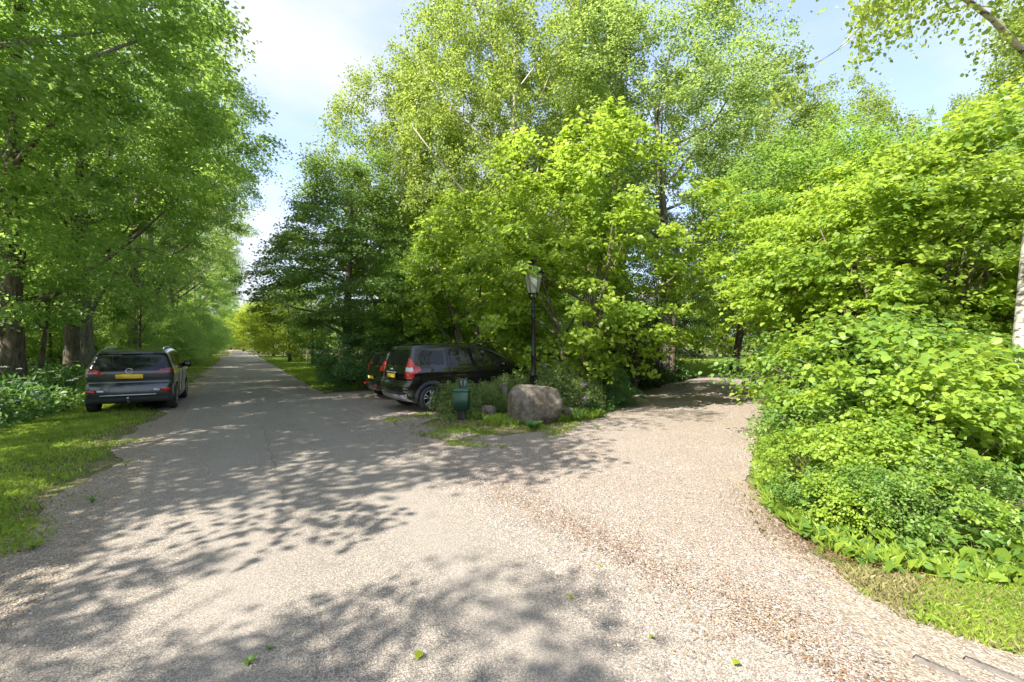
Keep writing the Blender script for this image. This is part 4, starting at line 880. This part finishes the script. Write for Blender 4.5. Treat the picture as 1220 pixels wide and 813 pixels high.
mb = MB(); mb.lathe([(0.285, 3.52), (0.29, 3.535), (0.19, 3.60), (0.13, 3.665), (0.11, 3.67), (0.11, 3.70), (0.10, 3.71), (0.075, 3.755), (0.05, 3.76), (0.05, 3.80), (0.10, 3.81), (0.105, 3.83), (0.06, 3.865), (0.0, 3.875)], 18); mb.lathe([(0.0, 3.522), (0.285, 3.52)], 18); mb.build('roof_cap', M['iron'], b, True)
M['bulb'] = simple('frosted_bulb', (0.75, 0.74, 0.66), 0.3)
mb = MB(); mb.lathe([(0, 3.52), (0.03, 3.51), (0.03, 3.44), (0.05, 3.36), (0.055, 3.26), (0.035, 3.19), (0, 3.17)], 14); mb.build('bulb', M['bulb'], b, True)

# ------------------------------------------------------------------ cars
def crom(P, n):
    P = np.array(P, float); m = len(P); out = []
    d = np.linalg.norm(np.roll(P, -1, 0) - P, axis=1); tot = d.sum()
    for i in range(m):
        k = max(1, int(round(n * d[i] / tot))); p0, p1, p2, p3 = P[i - 1], P[i], P[(i + 1) % m], P[(i + 2) % m]
        al = 0.5; t0 = 0; t1 = t0 + np.linalg.norm(p1 - p0) ** al; t2 = t1 + np.linalg.norm(p2 - p1) ** al; t3 = t2 + np.linalg.norm(p3 - p2) ** al
        for j in range(k):
            t = t1 + (t2 - t1) * j / k
            A1 = (t1 - t) / (t1 - t0) * p0 + (t - t0) / (t1 - t0) * p1; A2 = (t2 - t) / (t2 - t1) * p1 + (t - t1) / (t2 - t1) * p2; A3 = (t3 - t) / (t3 - t2) * p2 + (t - t2) / (t3 - t2) * p3
            B1 = (t2 - t) / (t2 - t0) * A1 + (t - t0) / (t2 - t0) * A2; B2 = (t3 - t) / (t3 - t1) * A2 + (t - t1) / (t3 - t1) * A3
            out.append((t2 - t) / (t2 - t1) * B1 + (t - t1) / (t2 - t1) * B2)
    return np.array(out)
def pin(x, z, P): return inpoly(x, z, P)
def car(spec, loc, rz, label, name='parked_car'):
    root = thing(name, loc, label, 'car', rz)
    O = crom(spec['outline'], 420); n = len(O)
    xs, xe = O[:, 0].min(), O[:, 0].max(); xm = (xs + xe) / 2; hl = (xe - xs) / 2
    W0 = spec['hw']; belt = spec['belt']; tum = spec['tumble']
    def W(x, z):
        w = W0 * (1 - spec.get('ptap', 0.07) * np.abs((x - xm) / hl) ** 4)
        w = w - np.maximum(z - belt, 0) * tum - np.maximum(0.38 - z, 0) * 0.25
        w = w + 0.012 * np.exp(-((z - belt + 0.10) / 0.05) ** 2) - 0.018 * np.exp(-((z - 0.55) / 0.13) ** 2)
        return w
    rr = spec.get('fillet', 0.09)
    inner = np.stack([np.clip(O[:, 0], xs + 0.55, xe - 0.55), np.full(n, 0.85 * O[:, 1].mean() + 0.1)], -1)
    R1 = 64; tt = (np.linspace(0, 1, R1) ** 1.6)                      # 0 at outline
    V = []; side_idx = {}
    for sgn in (-1, 1):
        rows = []
        for t in tt:
            p = O * (1 - t) + inner * t
            if t == 0: d = np.zeros(n)
            else:
                dd = np.sqrt(((p[:, None] - O[None, ::3]) ** 2).sum(-1)); d = dd.min(1)
            dr = np.clip(d / rr, 0, 1); y = W(p[:, 0], p[:, 1]) - rr * (1 - np.sqrt(1 - (1 - dr) ** 2))
            base = sum(len(v) for v in V); V.append(np.stack([p[:, 0], sgn * y, p[:, 1]], -1)); rows.append(base)
        side_idx[sgn] = rows
    NC = 60; wedge = W(O[:, 0], O[:, 1]) - rr; cols = [side_idx[-1][0]]
    for k in range(1, NC):
        u = -1 + 2 * k / NC; base = sum(len(v) for v in V); V.append(np.stack([O[:, 0], u * wedge, O[:, 1] + 0.012 * (1 - u * u) * (O[:, 1] > 1.2)], -1)); cols.append(base)
    cols.append(side_idx[1][0]); V = np.concatenate(V)
    # plan view bow of the tail and the nose
    f = np.clip((xs + 1.1 - V[:, 0]) / 1.1, 0, 1) ** 1.5; V[:, 0] += spec['bowr'] * (V[:, 1] / W0) ** 2 * f
    f = np.clip((V[:, 0] - (xe - 1.3)) / 1.3, 0, 1) ** 1.5; V[:, 0] -= spec['bowf'] * (V[:, 1] / W0) ** 2 * f
    i = np.arange(n); j = (i + 1) % n; F = []; kind = []
    for sgn in (-1, 1):
        for a, b_ in zip(side_idx[sgn][:-1], side_idx[sgn][1:]):
            q = np.stack([a + i, a + j, b_ + j, b_ + i], -1); F.append(q if sgn < 0 else q[:, ::-1]); kind.append(np.full(n, sgn))
    for a, b_ in zip(cols[:-1], cols[1:]):
        F.append(np.stack([a + i, b_ + i, b_ + j, a + j], -1)); kind.append(np.zeros(n))
    F = np.concatenate(F); kind = np.concatenate(kind)
    Cn = V[F].mean(1); Nn = np.cross(V[F[:, 1]] - V[F[:, 0]], V[F[:, 2]] - V[F[:, 0]]); Nn /= np.linalg.norm(Nn, axis=1)[:, None] + 1e-12
    outw = np.sign(((Cn - np.array([xm, 0, 0.8])) * Nn).sum(1)); 
    if outw.mean() < 0: F = F[:, ::-1]; Nn = -Nn
    x, y, z = Cn.T; ay = np.abs(y); free = np.ones(len(F), bool)
    wr = spec['wr']; wb = spec['wb']
    for wx in (0, wb):
        hole = (np.hypot(x - wx, z - wr) < wr + 0.045) & (ay > W0 - 0.35) | ((np.abs(x - wx) < wr + 0.03) & (z < wr) & (ay > W0 - 0.33)); free &= ~hole
    def part(nm, mask, m, par, push=0.0):
        nonlocal free
        k = mask & free; free &= ~k; f = F[k]
        if len(f) == 0: return None
        u, inv = np.unique(f, return_inverse=True); v = V[u].copy()
        if push:
            nn = np.zeros_like(v); fi = inv.reshape(f.shape)
            for c in range(4): np.add.at(nn, fi[:, c], Nn[k])
            v += nrm(nn) * push
        return link(nm, mesh_np(nm, v, inv.reshape(f.shape), True), m, par)
    parts = {}
    for (nm, fn, m, push, par) in spec['parts']:
        if nm == 'side':
            continue
        for sg in ((-1, 1) if par == 'pair' else (0,)):
            mk = fn(x, y, z, kind, Nn) & ((y * sg > 0) if sg else True)
            part(nm, mk, m, root, push)
    for (nm, P) in spec['windows']:
        for sg in (-1, 1): part(nm, pin(x, z, P) & (kind == sg) & (ay > 0.4), M['carglass'], root, -0.006)
    for (nm, P) in spec['pillars']: 
        for sg in (-1, 1): part(nm, pin(x, z, P) & (kind == sg) & (ay > 0.4), M['blacktrim'], root, 0.0)
    if spec.get('cladding'):
        part('cladding', spec['cladding'](x, y, z, kind, Nn), M['plastic'], root, 0.004)
    body = part('body', np.ones(len(F), bool), spec['paint'], root)
    # wheel wells
    for wx in (0, wb):
        for sg in (-1, 1):
            mb = MB(); a = np.linspace(-0.15, math.pi + 0.15, 20); r = wr + 0.055; Vv = []
            for k in a: Vv += [(wx + r * math.cos(k), sg * (W0 - 0.05), wr + r * math.sin(k)), (wx + r * math.cos(k), sg * (W0 - 0.42), wr + r * math.sin(k))]
            Vv.append((wx, sg * (W0 - 0.42), wr)); c0 = len(Vv) - 1
            mb.add(Vv, [(2 * k, 2 * k + 1, 2 * k + 3, 2 * k + 2) for k in range(19)] + [(2 * k + 1, c0, 2 * k + 3) for k in range(19)]); mb.build('wheel_well', M['blackmatte'], root)
            tyre = MB(); c = (wx, sg * (W0 - 0.115), wr); w = 0.105
            tyre.lathe([(wr * 0.70, -w), (wr * 0.86, -w * 1.03), (wr * 0.97, -w * 0.85), (wr, -w * 0.6), (wr, w * 0.6), (wr * 0.97, w * 0.85), (wr * 0.86, w * 1.03), (wr * 0.70, w)], 36, c, 'y')
            ty = tyre.build('wheel', M['tyre'], root, True)
            rim = MB(); rim.lathe([(wr * 0.71, -w * sg), (wr * 0.69, w * 0.9 * sg), (wr * 0.64, w * 0.9 * sg), (wr * 0.62, w * 0.2 * sg), (wr * 0.60, -w * 0.6 * sg), (0.0, -w * 0.6 * sg)], 36, c, 'y')
            rim2 = MB(); ns = spec['spokes']
            for k in range(ns):
                for off in ((-0.11, 0.11) if spec.get('twin') else (0,)):
                    a0 = k * 2 * math.pi / ns + 0.3; a1 = a0 + off; ca, sa = math.cos(a0), math.sin(a0); cb, sb = math.cos(a1 + off), math.sin(a1 + off)
                    rim2.tube([(c[0] + 0.04 * ca, c[1] + sg * w * 0.72, c[2] + 0.04 * sa), (c[0] + wr * 0.66 * cb, c[1] + sg * w * 0.80, c[2] + wr * 0.66 * sb)], [0.03, 0.02] if not spec.get('twin') else [0.020, 0.014], 6)
            rim2.lathe([(wr * 0.72, w * 0.80 * sg), (wr * 0.66, w * 0.98 * sg), (wr * 0.63, w * 0.85 * sg)], 36, c, 'y')
            rim2.lathe([(0.06, w * 0.6 * sg), (0.055, w * 0.9 * sg), (0.0, w * 0.95 * sg)], 14, c, 'y')
            rim.build('brake_disc', M['darkmetal'], ty, True); rim2.build('rim', M['alloy'], ty, True)
    for k_, sm in enumerate(spec.get('seams', ())):
        for sg in (-1, 1):
            q = np.array(sm, float); t_ = np.linspace(0, len(q) - 1, 24); qx = np.interp(t_, range(len(q)), q[:, 0]); qz = np.interp(t_, range(len(q)), q[:, 1])
            MB().tube(np.stack([qx, sg * (W(qx, qz) + 0.0005), qz], -1), 0.0065, 5).build('door_gap', M['blackmatte'], root)
    # seats and dashboard seen through the glass
    for sx, rows_ in ((wb * 0.55, 2), (wb * 0.18, 2)):
        for sg in (-1, 1):
            mb = MB(); mb.box((sx, sg * 0.36, 0.55), (0.5, 0.46, 0.16), bevel=0.05); mb.box((sx - 0.28, sg * 0.36, 0.88), (0.14, 0.44, 0.62), Matrix.Rotation(-0.2, 4, 'Y'), 0.05)
            mb.box((sx - 0.37, sg * 0.36, 1.26), (0.09, 0.24, 0.17), bevel=0.035); mb.build('seat', M['interior'], root)
    mb = MB(); mb.box((wb * 0.87, 0, 0.86), (0.45, W0 * 1.6, 0.28), bevel=0.08); mb.build('dashboard', M['interior'], root)
    mb = MB(); mb.box(((xs + xe) / 2, 0, 0.30), (xe - xs - 0.5, W0 * 1.5, 0.10)); mb.build('underbody', M['blackmatte'], root)
    for fn in spec['extras']: fn(root)
    return root
def paint(name, c, rough=0.25, metal=0.35, flake=False):
    m = simple(name, c, rough, metal, coat=1.0); return m
M['carglass'] = glassmat('tinted_car_glass', (0.03, 0.035, 0.035), 0.45, 0.015); M['carglass'].node_tree.nodes['Principled BSDF'].inputs['Specular IOR Level'].default_value = 1.0
M['greypaint'] = paint('dark_grey_metallic_paint', (0.055, 0.062, 0.072), 0.28, 0.6); M['blackpaint'] = paint('black_paint', (0.011, 0.0095, 0.0095), 0.22, 0.2)
M['blacktrim'] = simple('gloss_black_trim', (0.01, 0.01, 0.01), 0.12); M['plastic'] = simple('grey_plastic', (0.05, 0.052, 0.055), 0.6)
M['blackmatte'] = simple('matte_black', (0.008, 0.008, 0.008), 0.9); M['tyre'] = simple('tyre_rubber', (0.022, 0.022, 0.023), 0.75); M['alloy'] = simple('alloy', (0.55, 0.56, 0.58), 0.28, 0.9)
M['darkmetal'] = simple('dark_steel', (0.05, 0.05, 0.055), 0.5, 0.6); M['interior'] = simple('dark_upholstery', (0.02, 0.02, 0.022), 0.9); M['chrome'] = simple('chrome', (0.75, 0.75, 0.77), 0.12, 1.0)
M['silver'] = simple('silver_trim', (0.42, 0.43, 0.45), 0.35, 0.7); M['red'] = simple('red_lens', (0.50, 0.012, 0.012), 0.12, coat=1.0); M['darkred'] = simple('dark_red_lens', (0.16, 0.008, 0.012), 0.1, coat=1.0)
M['whitelens'] = simple('clear_lens', (0.6, 0.6, 0.6), 0.1, coat=1.0); M['plate'] = simple('yellow_plate', (0.72, 0.46, 0.02), 0.4); M['reflector'] = simple('red_reflector', (0.55, 0.03, 0.015), 0.25)
def ebox(nm, c, d, m, rot=None, bev=0.0): return lambda r: MB().box(c, d, rot, bev).build(nm, m, r)
def plate_fn(x, z, ang, w=0.50, h=0.105):
    def f(r):
        rot = Matrix.Rotation(ang, 4, 'Y'); p = MB().box((x, 0, z), (0.012, w, h), rot, 0.003).build('number_plate', M['plate'], r)
    return f
def plate_chars(x, z, ang, y0=0.0, w=0.5):
    """a plate frame in dark plastic round the yellow plate"""
    def f(r): MB().box((x + 0.006, y0, z), (0.012, w + 0.03, 0.135), Matrix.Rotation(ang, 4, 'Y'), 0.003).build('plate_holder', M['blackmatte'], r)
    return f
def mirror(x, y, z, m):
    def f(r):
        for s in (-1, 1):
            mb = MB(); mb.box((x, s * (y + 0.10), z), (0.11, 0.20, 0.15), bevel=0.04); mb.box((x + 0.01, s * (y), z - 0.05), (0.06, 0.08, 0.04), bevel=0.01); mb.build('wing_mirror', m, r)
    return f
def rails(x0, x1, y, z, m, sag=0.03):
    def f(r):
        for s in (-1, 1): MB().tube([(x0, s * y, z - 0.03), (x0 + 0.12, s * y, z + 0.012), ((x0 + x1) / 2, s * y, z + sag), (x1 - 0.12, s * y, z + 0.012), (x1, s * y, z - 0.03)], 0.016, 8).build('roof_rail', m, r, True)
    return f
def ring_emblem(x, z, m, ang=0.0):
    def f(r):
        mb = MB(); a = np.linspace(0, 2 * math.pi, 25); mb.tube(np.stack([np.full(25, x) + np.sin(a) * 0.062 * math.sin(ang), np.cos(a) * 0.062, z + np.sin(a) * 0.062 * math.cos(ang)], -1), 0.008, 6, False)
        mb.tube([(x, -0.058, z), (x, 0.02, z + 0.012), (x, -0.02, z - 0.012), (x, 0.058, z)], 0.006, 5); mb.build('emblem', m, r)
    return f
def wiper(x, z, l, m):
    def f(r): MB().tube([(x, 0.0, z), (x - 0.02, 0.10, z + 0.01), (x - 0.01 + 0.02, l, z + 0.015)], [0.014, 0.010, 0.007], 6).build('rear_wiper', m, r)
    return f

# grey hatchback, origin at the middle of the rear axle
lens = lambda x, y, z, k, N: (x < 0.12) & (np.abs(y) > 0.40) & pin(np.abs(y) * 0 + np.where(np.abs(y) > 0.40, np.abs(y) + (x + 0.62) * 0.55, 0), z, [(0.40, 0.955), (0.62, 0.945), (1.05, 1.0), (1.28, 1.12), (0.95, 1.115), (0.60, 1.06)])
hatch = dict(hw=0.885, belt=1.02, tumble=0.40, bowr=0.17, bowf=0.30, wr=0.335, wb=2.60, spokes=5, twin=True, fillet=0.10, paint=M['greypaint'],
    outline=[(-0.45, 0.24), (-0.68, 0.29), (-0.765, 0.42), (-0.775, 0.58), (-0.745, 0.70), (-0.655, 0.745), (-0.665, 0.90), (-0.66, 1.03), (-0.56, 1.20), (-0.43, 1.40), (-0.44, 1.475), (-0.25, 1.525), (0.25, 1.575), (0.9, 1.595), (1.45, 1.555), (1.95, 1.40), (2.35, 1.18), (2.62, 1.05), (3.0, .97), (3.25, .83), (3.38, .62), (3.41, .42), (3.33, .25), (3.1, .20), (1.3, 0.19), (0, .20)],
    parts=[('rear_window', lambda x, y, z, k, N: (k == 0) & (N[:, 0] < -0.3) & (z > 1.09) & (z < 1.425) & (np.abs(y) < 0.66 - (z - 1.09) * 0.25), M['carglass'], -0.004, ''),
        ('windscreen', lambda x, y, z, k, N: (k == 0) & (x > 1.5) & (x < 2.5) & (z > 1.11) & (N[:, 2] > 0) & (z < 1.54), M['carglass'], -0.004, ''),
        ('taillight', lens, M['darkred'], 0.006, 'pair'),
        ('window_surround', lambda x, y, z, k, N: (x < 0.0) & (N[:, 0] < -0.12) & (z > 1.04) & (z < 1.47) & (np.abs(y) < 0.80), M['blacktrim'], 0.0, ''),
        ('rear_diffuser', lambda x, y, z, k, N: (x < -0.40) & (z < 0.40) & (N[:, 0] < 0.5), M['plastic'], 0.004, '')],
    windows=[('rear_quarter_window', [(-0.20, 1.20), (0.16, 1.09), (0.22, 1.09), (0.22, 1.455), (0.0, 1.44)]), ('rear_door_window', [(0.30, 1.08), (1.05, 1.06), (1.05, 1.49), (0.30, 1.475)]), ('front_door_window', [(1.12, 1.06), (2.15, 1.06), (1.72, 1.38), (1.45, 1.475), (1.12, 1.495)])],
    pillars=[('window_frame', [(-0.30, 1.20), (0.12, 1.05), (2.30, 1.03), (1.75, 1.42), (1.40, 1.515), (0.3, 1.505), (-0.10, 1.475)])],
    extras=[plate_fn(-0.682, 0.905, 0.05, 0.52, 0.11), plate_chars(-0.68, 0.905, 0.05), ring_emblem(-0.685, 1.035, M['chrome']), wiper(-0.655, 1.10, 0.33, M['blackmatte']),
        mirror(1.92, 0.84, 1.10, M['blackpaint']), rails(0.05, 1.35, 0.58, 1.60, M['silver'], 0.02),
        ebox('rear_bumper_trim', (-0.772, 0, 0.46), (0.02, 1.05, 0.025), M['silver'], None, 0.005),
        lambda r: [MB().box((-0.69, s * 0.70, 0.56), (0.05, 0.20, 0.06), Matrix.Rotation(-s * 0.36, 4, 'Z'), 0.012).build('rear_reflector', M['reflector'], r) for s in (-1, 1)],
        lambda r: [MB().box((-0.738, s * 0.52, 0.565), (0.04, 0.14, 0.05), Matrix.Rotation(-s * 0.22, 4, 'Z'), 0.01).build('reversing_light', M['whitelens'], r) for s in (-1, 1)],
        lambda r: MB().tube([(-0.5, 0, 0.28), (-0.80, 0, 0.28), (-0.86, 0, 0.31), (-0.86, 0, 0.37)], 0.018, 8).lathe([(0, -0.03), (0.025, -0.015), (0.028, 0), (0.02, 0.02), (0, 0.028)], 12, (-0.86, 0, 0.395)).build('tow_hitch', M['silver'], r, True),
        lambda r: MB().add([(0.12, 0.012, 1.575), (0.12, -0.012, 1.575), (0.30, -0.02, 1.58), (0.30, 0.02, 1.58), (0.13, 0, 1.64)], [(0, 1, 4), (1, 2, 4), (2, 3, 4), (3, 0, 4)]).build('roof_antenna', M['blacktrim'], r),
        lambda r: [MB().box((xx, s * 0.885, 0.90), (0.16, 0.02, 0.025), None, 0.006).build('door_handle', M['greypaint'], r) for s in (-1, 1) for xx in (0.55, 1.45)]])
hatch['seams'] = [[(1.085, 1.04), (1.085, 0.35)], [(2.10, 1.03), (2.16, 0.8), (2.12, 0.35)], [(0.26, 1.06), (0.33, 0.80), (0.48, 0.62), (0.55, 0.36)]]
head = Vector((-0.532, 0.847, 0)); rz = math.atan2(head.y, head.x)
car(hatch, (-9.72, 11.25, 0), rz, 'dark grey five door hatchback with slim red tail lights parked on the left verge')

# black people carrier
lg_light = lambda x, y, z, k, N: (x < 0.05) & (np.abs(y) > 0.66) & pin(x - 0.25 * (0.86 - np.abs(y)), z, [(-0.90, 0.90), (-0.56, 0.84), (-0.48, 0.88), (-0.46, 0.96), (-0.30, 1.04), (-0.32, 1.12), (-0.46, 1.17), (-0.52, 1.30), (-0.60, 1.42), (-0.90, 1.34)])
mpv = dict(hw=0.875, belt=1.08, tumble=0.30, bowr=0.14, bowf=0.28, wr=0.325, wb=2.81, spokes=5, twin=True, fillet=0.09, paint=M['blackpaint'],
    outline=[(-0.45, 0.26), (-0.72, 0.32), (-0.80, 0.45), (-0.80, 0.60), (-0.765, 0.72), (-0.71, 0.76), (-0.70, 0.95), (-0.66, 1.12), (-0.56, 1.40), (-0.49, 1.58), (-0.40, 1.645), (0.0, 1.665), (0.9, 1.675), (1.6, 1.64), (2.05, 1.50), (2.55, 1.24), (2.82, 1.11), (3.2, 1.03), (3.52, .90), (3.66, .70), (3.70, .46), (3.62, .28), (3.3, .22), (1.4, 0.21), (0, .22)],
    parts=[('taillight', lambda *q: lg_light(*q) & ~((q[2] > 1.02) & (q[2] < 1.12) & (q[0] < -0.50)), M['red'], 0.012, 'pair'),
        ('taillight_centre', lambda *q: lg_light(*q), M['whitelens'], 0.012, 'pair'),
        ('rear_window', lambda x, y, z, k, N: (k == 0) & (N[:, 0] < -0.3) & (z > 1.16) & (z < 1.54) & (np.abs(y) < 0.66 - (z - 1.16) * 0.15), M['carglass'], -0.004, ''),
        ('windscreen', lambda x, y, z, k, N: (k == 0) & (x > 1.75) & (x < 2.75) & (z > 1.16) & (N[:, 2] > 0) & (z < 1.60), M['carglass'], -0.004, ''),
        ('bumper_skid_plate', lambda x, y, z, k, N: (x < -0.5) & (z < 0.46) & (N[:, 0] < 0.2) & (np.abs(y) < 0.80), M['silver'], 0.006, '')],
    windows=[('rear_quarter_window', [(-0.30, 1.18), (0.30, 1.17), (0.36, 1.20), (0.36, 1.53), (-0.22, 1.53), (-0.34, 1.40)]), ('rear_door_window', [(0.52, 1.13), (1.28, 1.12), (1.28, 1.54), (0.52, 1.55)]), ('front_door_window', [(1.42, 1.12), (2.40, 1.13), (2.28, 1.24), (1.88, 1.47), (1.68, 1.54), (1.42, 1.545)])],
    pillars=[('window_frame', [(0.42, 1.10), (2.50, 1.10), (1.90, 1.50), (1.68, 1.575), (0.42, 1.575)])],
    cladding=lambda x, y, z, k, N: ((np.hypot(x, z - 0.325) < 0.455) | (np.hypot(x - 2.81, z - 0.325) < 0.455) | ((z < 0.36) & (x > -0.2))) & (np.abs(k) == 1) & (z < 0.80) & (np.abs(y) > 0.6),
    extras=[plate_fn(-0.725, 0.90, 0.04, 0.50, 0.105), plate_chars(-0.721, 0.90, 0.04), ebox('plate_garnish', (-0.722, 0, 0.99), (0.025, 0.66, 0.03), M['chrome'], None, 0.008), wiper(-0.665, 1.17, 0.36, M['blackmatte']),
        mirror(2.16, 0.86, 1.17, M['blackpaint']), rails(-0.1, 1.6, 0.63, 1.69, M['darkmetal'], 0.02),
        lambda r: MB().box((-0.705, 0, 1.07), (0.02, 0.15, 0.06), None, 0.01).build('emblem', M['chrome'], r),
        lambda r: [MB().box((xx, s * 0.882, 0.98), (0.17, 0.02, 0.03), None, 0.008).build('door_handle', M['blackpaint'], r) for s in (-1, 1) for xx in (0.65, 1.58)],
        lambda r: [MB().box((1.35, s * 0.878, 0.62), (1.5, 0.016, 0.07), None, 0.006).build('door_moulding', M['plastic'], r) for s in (-1, 1)]])
mpv['seams'] = [[(1.35, 1.10), (1.35, 0.38)], [(2.42, 1.10), (2.46, 0.8), (2.30, 0.38)], [(0.47, 1.10), (0.50, 0.80), (0.60, 0.38)], [(-0.02, 1.02), (0.24, 1.02), (0.24, 0.84), (-0.02, 0.84), (-0.02, 1.02)]]
h2 = Vector((0.80, 0.60, 0)); rz2 = math.atan2(h2.y, h2.x)
car(mpv, (-2.52, 11.64, 0), rz2, 'large black people carrier with tall red and white tail lights parked beside the shrubs')

# smaller black hatchback
sc_light = lambda x, y, z, k, N: (x < 0.0) & (np.abs(y) > 0.50) & pin(x - 0.3 * (0.8 - np.abs(y)), z, [(-0.90, 0.86), (-0.40, 0.88), (-0.22, 0.98), (-0.36, 1.12), (-0.52, 1.22), (-0.90, 1.15)])
small = dict(hatch); small['seams'] = []; small.update(hw=0.83, wb=2.42, wr=0.30, bowr=0.14, paint=M['blackpaint'], belt=0.95, tumble=0.36, twin=False,
    outline=[(-0.40, 0.24), (-0.55, 0.28), (-0.62, 0.42), (-0.62, 0.60), (-0.57, 0.72), (-0.54, 0.90), (-0.50, 1.05), (-0.38, 1.28), (-0.30, 1.42), (-0.15, 1.46), (0.3, 1.48), (0.8, 1.485), (1.3, 1.44), (1.75, 1.30), (2.15, 1.08), (2.4, 0.96), (2.75, .89), (3.0, .76), (3.10, .55), (3.10, .35), (3.0, .23), (1.2, 0.18), (0, .19)],
    parts=[('rear_window', lambda x, y, z, k, N: (k == 0) & (N[:, 0] < -0.3) & (z > 1.03) & (z < 1.36) & (np.abs(y) < 0.60 - (z - 1.03) * 0.2), M['carglass'], -0.004, ''),
        ('windscreen', lambda x, y, z, k, N: (k == 0) & (x > 1.35) & (x < 2.3) & (z > 1.02) & (N[:, 2] > 0) & (z < 1.42), M['carglass'], -0.004, ''),
        ('taillight', sc_light, M['red'], 0.006, 'pair')],
    windows=[('rear_door_window', [(0.0, 1.04), (0.85, 1.0), (0.85, 1.37), (0.15, 1.37)]), ('front_door_window', [(0.93, 1.0), (1.95, 1.0), (1.55, 1.27), (1.25, 1.37), (0.93, 1.38)])],
    pillars=[('window_frame', [(-0.10, 1.04), (0.0, 0.985), (2.05, 0.97), (1.55, 1.31), (1.25, 1.40), (0.1, 1.40)])],
    extras=[plate_fn(-0.605, 0.66, -0.1, 0.46, 0.10), plate_chars(-0.60, 0.66, -0.1), mirror(1.75, 0.79, 1.02, M['blackpaint']), wiper(-0.50, 1.05, 0.3, M['blackmatte']),
        lambda r: [MB().box((-0.60, s * 0.5, 0.45), (0.04, 0.16, 0.05), None, 0.01).build('rear_reflector', M['reflector'], r) for s in (-1, 1)]])
car(small, (-3.93, 14.0, 0), rz2, 'smaller black car with a dark rear window parked behind the people carrier')
# far car at the end of the road
M['bluepaint'] = paint('pale_blue_paint', (0.16, 0.24, 0.50)); M['whitepaint'] = paint('white_paint', (0.72, 0.73, 0.75))
far = dict(mpv); far['paint'] = M['whitepaint']
o = car(far, (float(road_x(1.6, np.float64(150))), 150, 0), math.atan2(1, -0.7), 'tiny pale vehicle far away at the end of the road'); 

# ------------------------------------------------------------------ wire fence with wooden posts
fr = thing('wire_fence', (0, 0, 0), 'low wooden post and wire fence along the right verge of the road', 'fence')
pp = []
for i, Y in enumerate((19.6, 22.0, 24.6, 27.2, 30.0, 33, 36, 39.5, 43, 47, 51, 55.5, 60)):
    x = float(road_x(6.3 if i else 6.2, np.float64(Y))); pp.append((x, Y)); r = random.Random(i); h = 1.02 + r.uniform(-0.06, 0.06)
    mb = MB(); mb.tube([(x, Y, -0.05), (x + r.uniform(-.02, .02), Y, h * 0.5), (x + r.uniform(-.04, .04), Y, h)], [0.062, 0.06, 0.055], 8); mb.build('post', M['weathered'], fr)
for z in (0.35, 0.65, 0.93):
    mb = MB(); mb.tube([(a, b_, z) for a, b_ in pp], 0.008, 4, False); mb.build('wire', M['darkmetal'], fr)
# stone edging in the corner
r = random.Random(4); M['kerb'] = simple('grey_concrete_sett', (0.13, 0.115, 0.10), 0.95, nscale=30, nvar=0.5, bump=0.6)
for (p0, p1, lab) in (((2.17, 2.37), (2.42, 2.00), 'left sunken grey edging stone in the lower right corner'), ((2.43, 2.36), (2.70, 2.00), 'right sunken grey edging stone, cut by the lower right frame corner')):
    w = math.hypot(p1[0] - p0[0], p1[1] - p0[1]); mb = MB(); mb.box((0, 0, 0), (w, 0.075, 0.10), None, 0.014); o = mb.build('edging_stone', M['kerb']); o.location = ((p0[0] + p1[0]) / 2, (p0[1] + p1[1]) / 2, -0.0395); o.rotation_euler = (0, 0.02, math.atan2(p1[1] - p0[1], p1[0] - p0[0])); tag(o, lab, 'edging stone', group='edging stones in the lower right corner')
# dark box behind the leaves by the birch
x, y, _ = A(1190, 5.9)
b = thing('storage_box', (x, y, 0), 'dark green lidded box half hidden by leaves beside the birch trunk', 'box', rz=0.3)
mb = MB(); taper(mb, (0, 0, 0), 0.36, 0.30, 0.40, 0.34, 0.62, 0.03); mb.build('container', M['bin'], b); mb = MB(); taper(mb, (0, 0, 0.622), 0.44, 0.38, 0.38, 0.32, 0.05, 0.03); mb.build('lid', M['bin'], b)
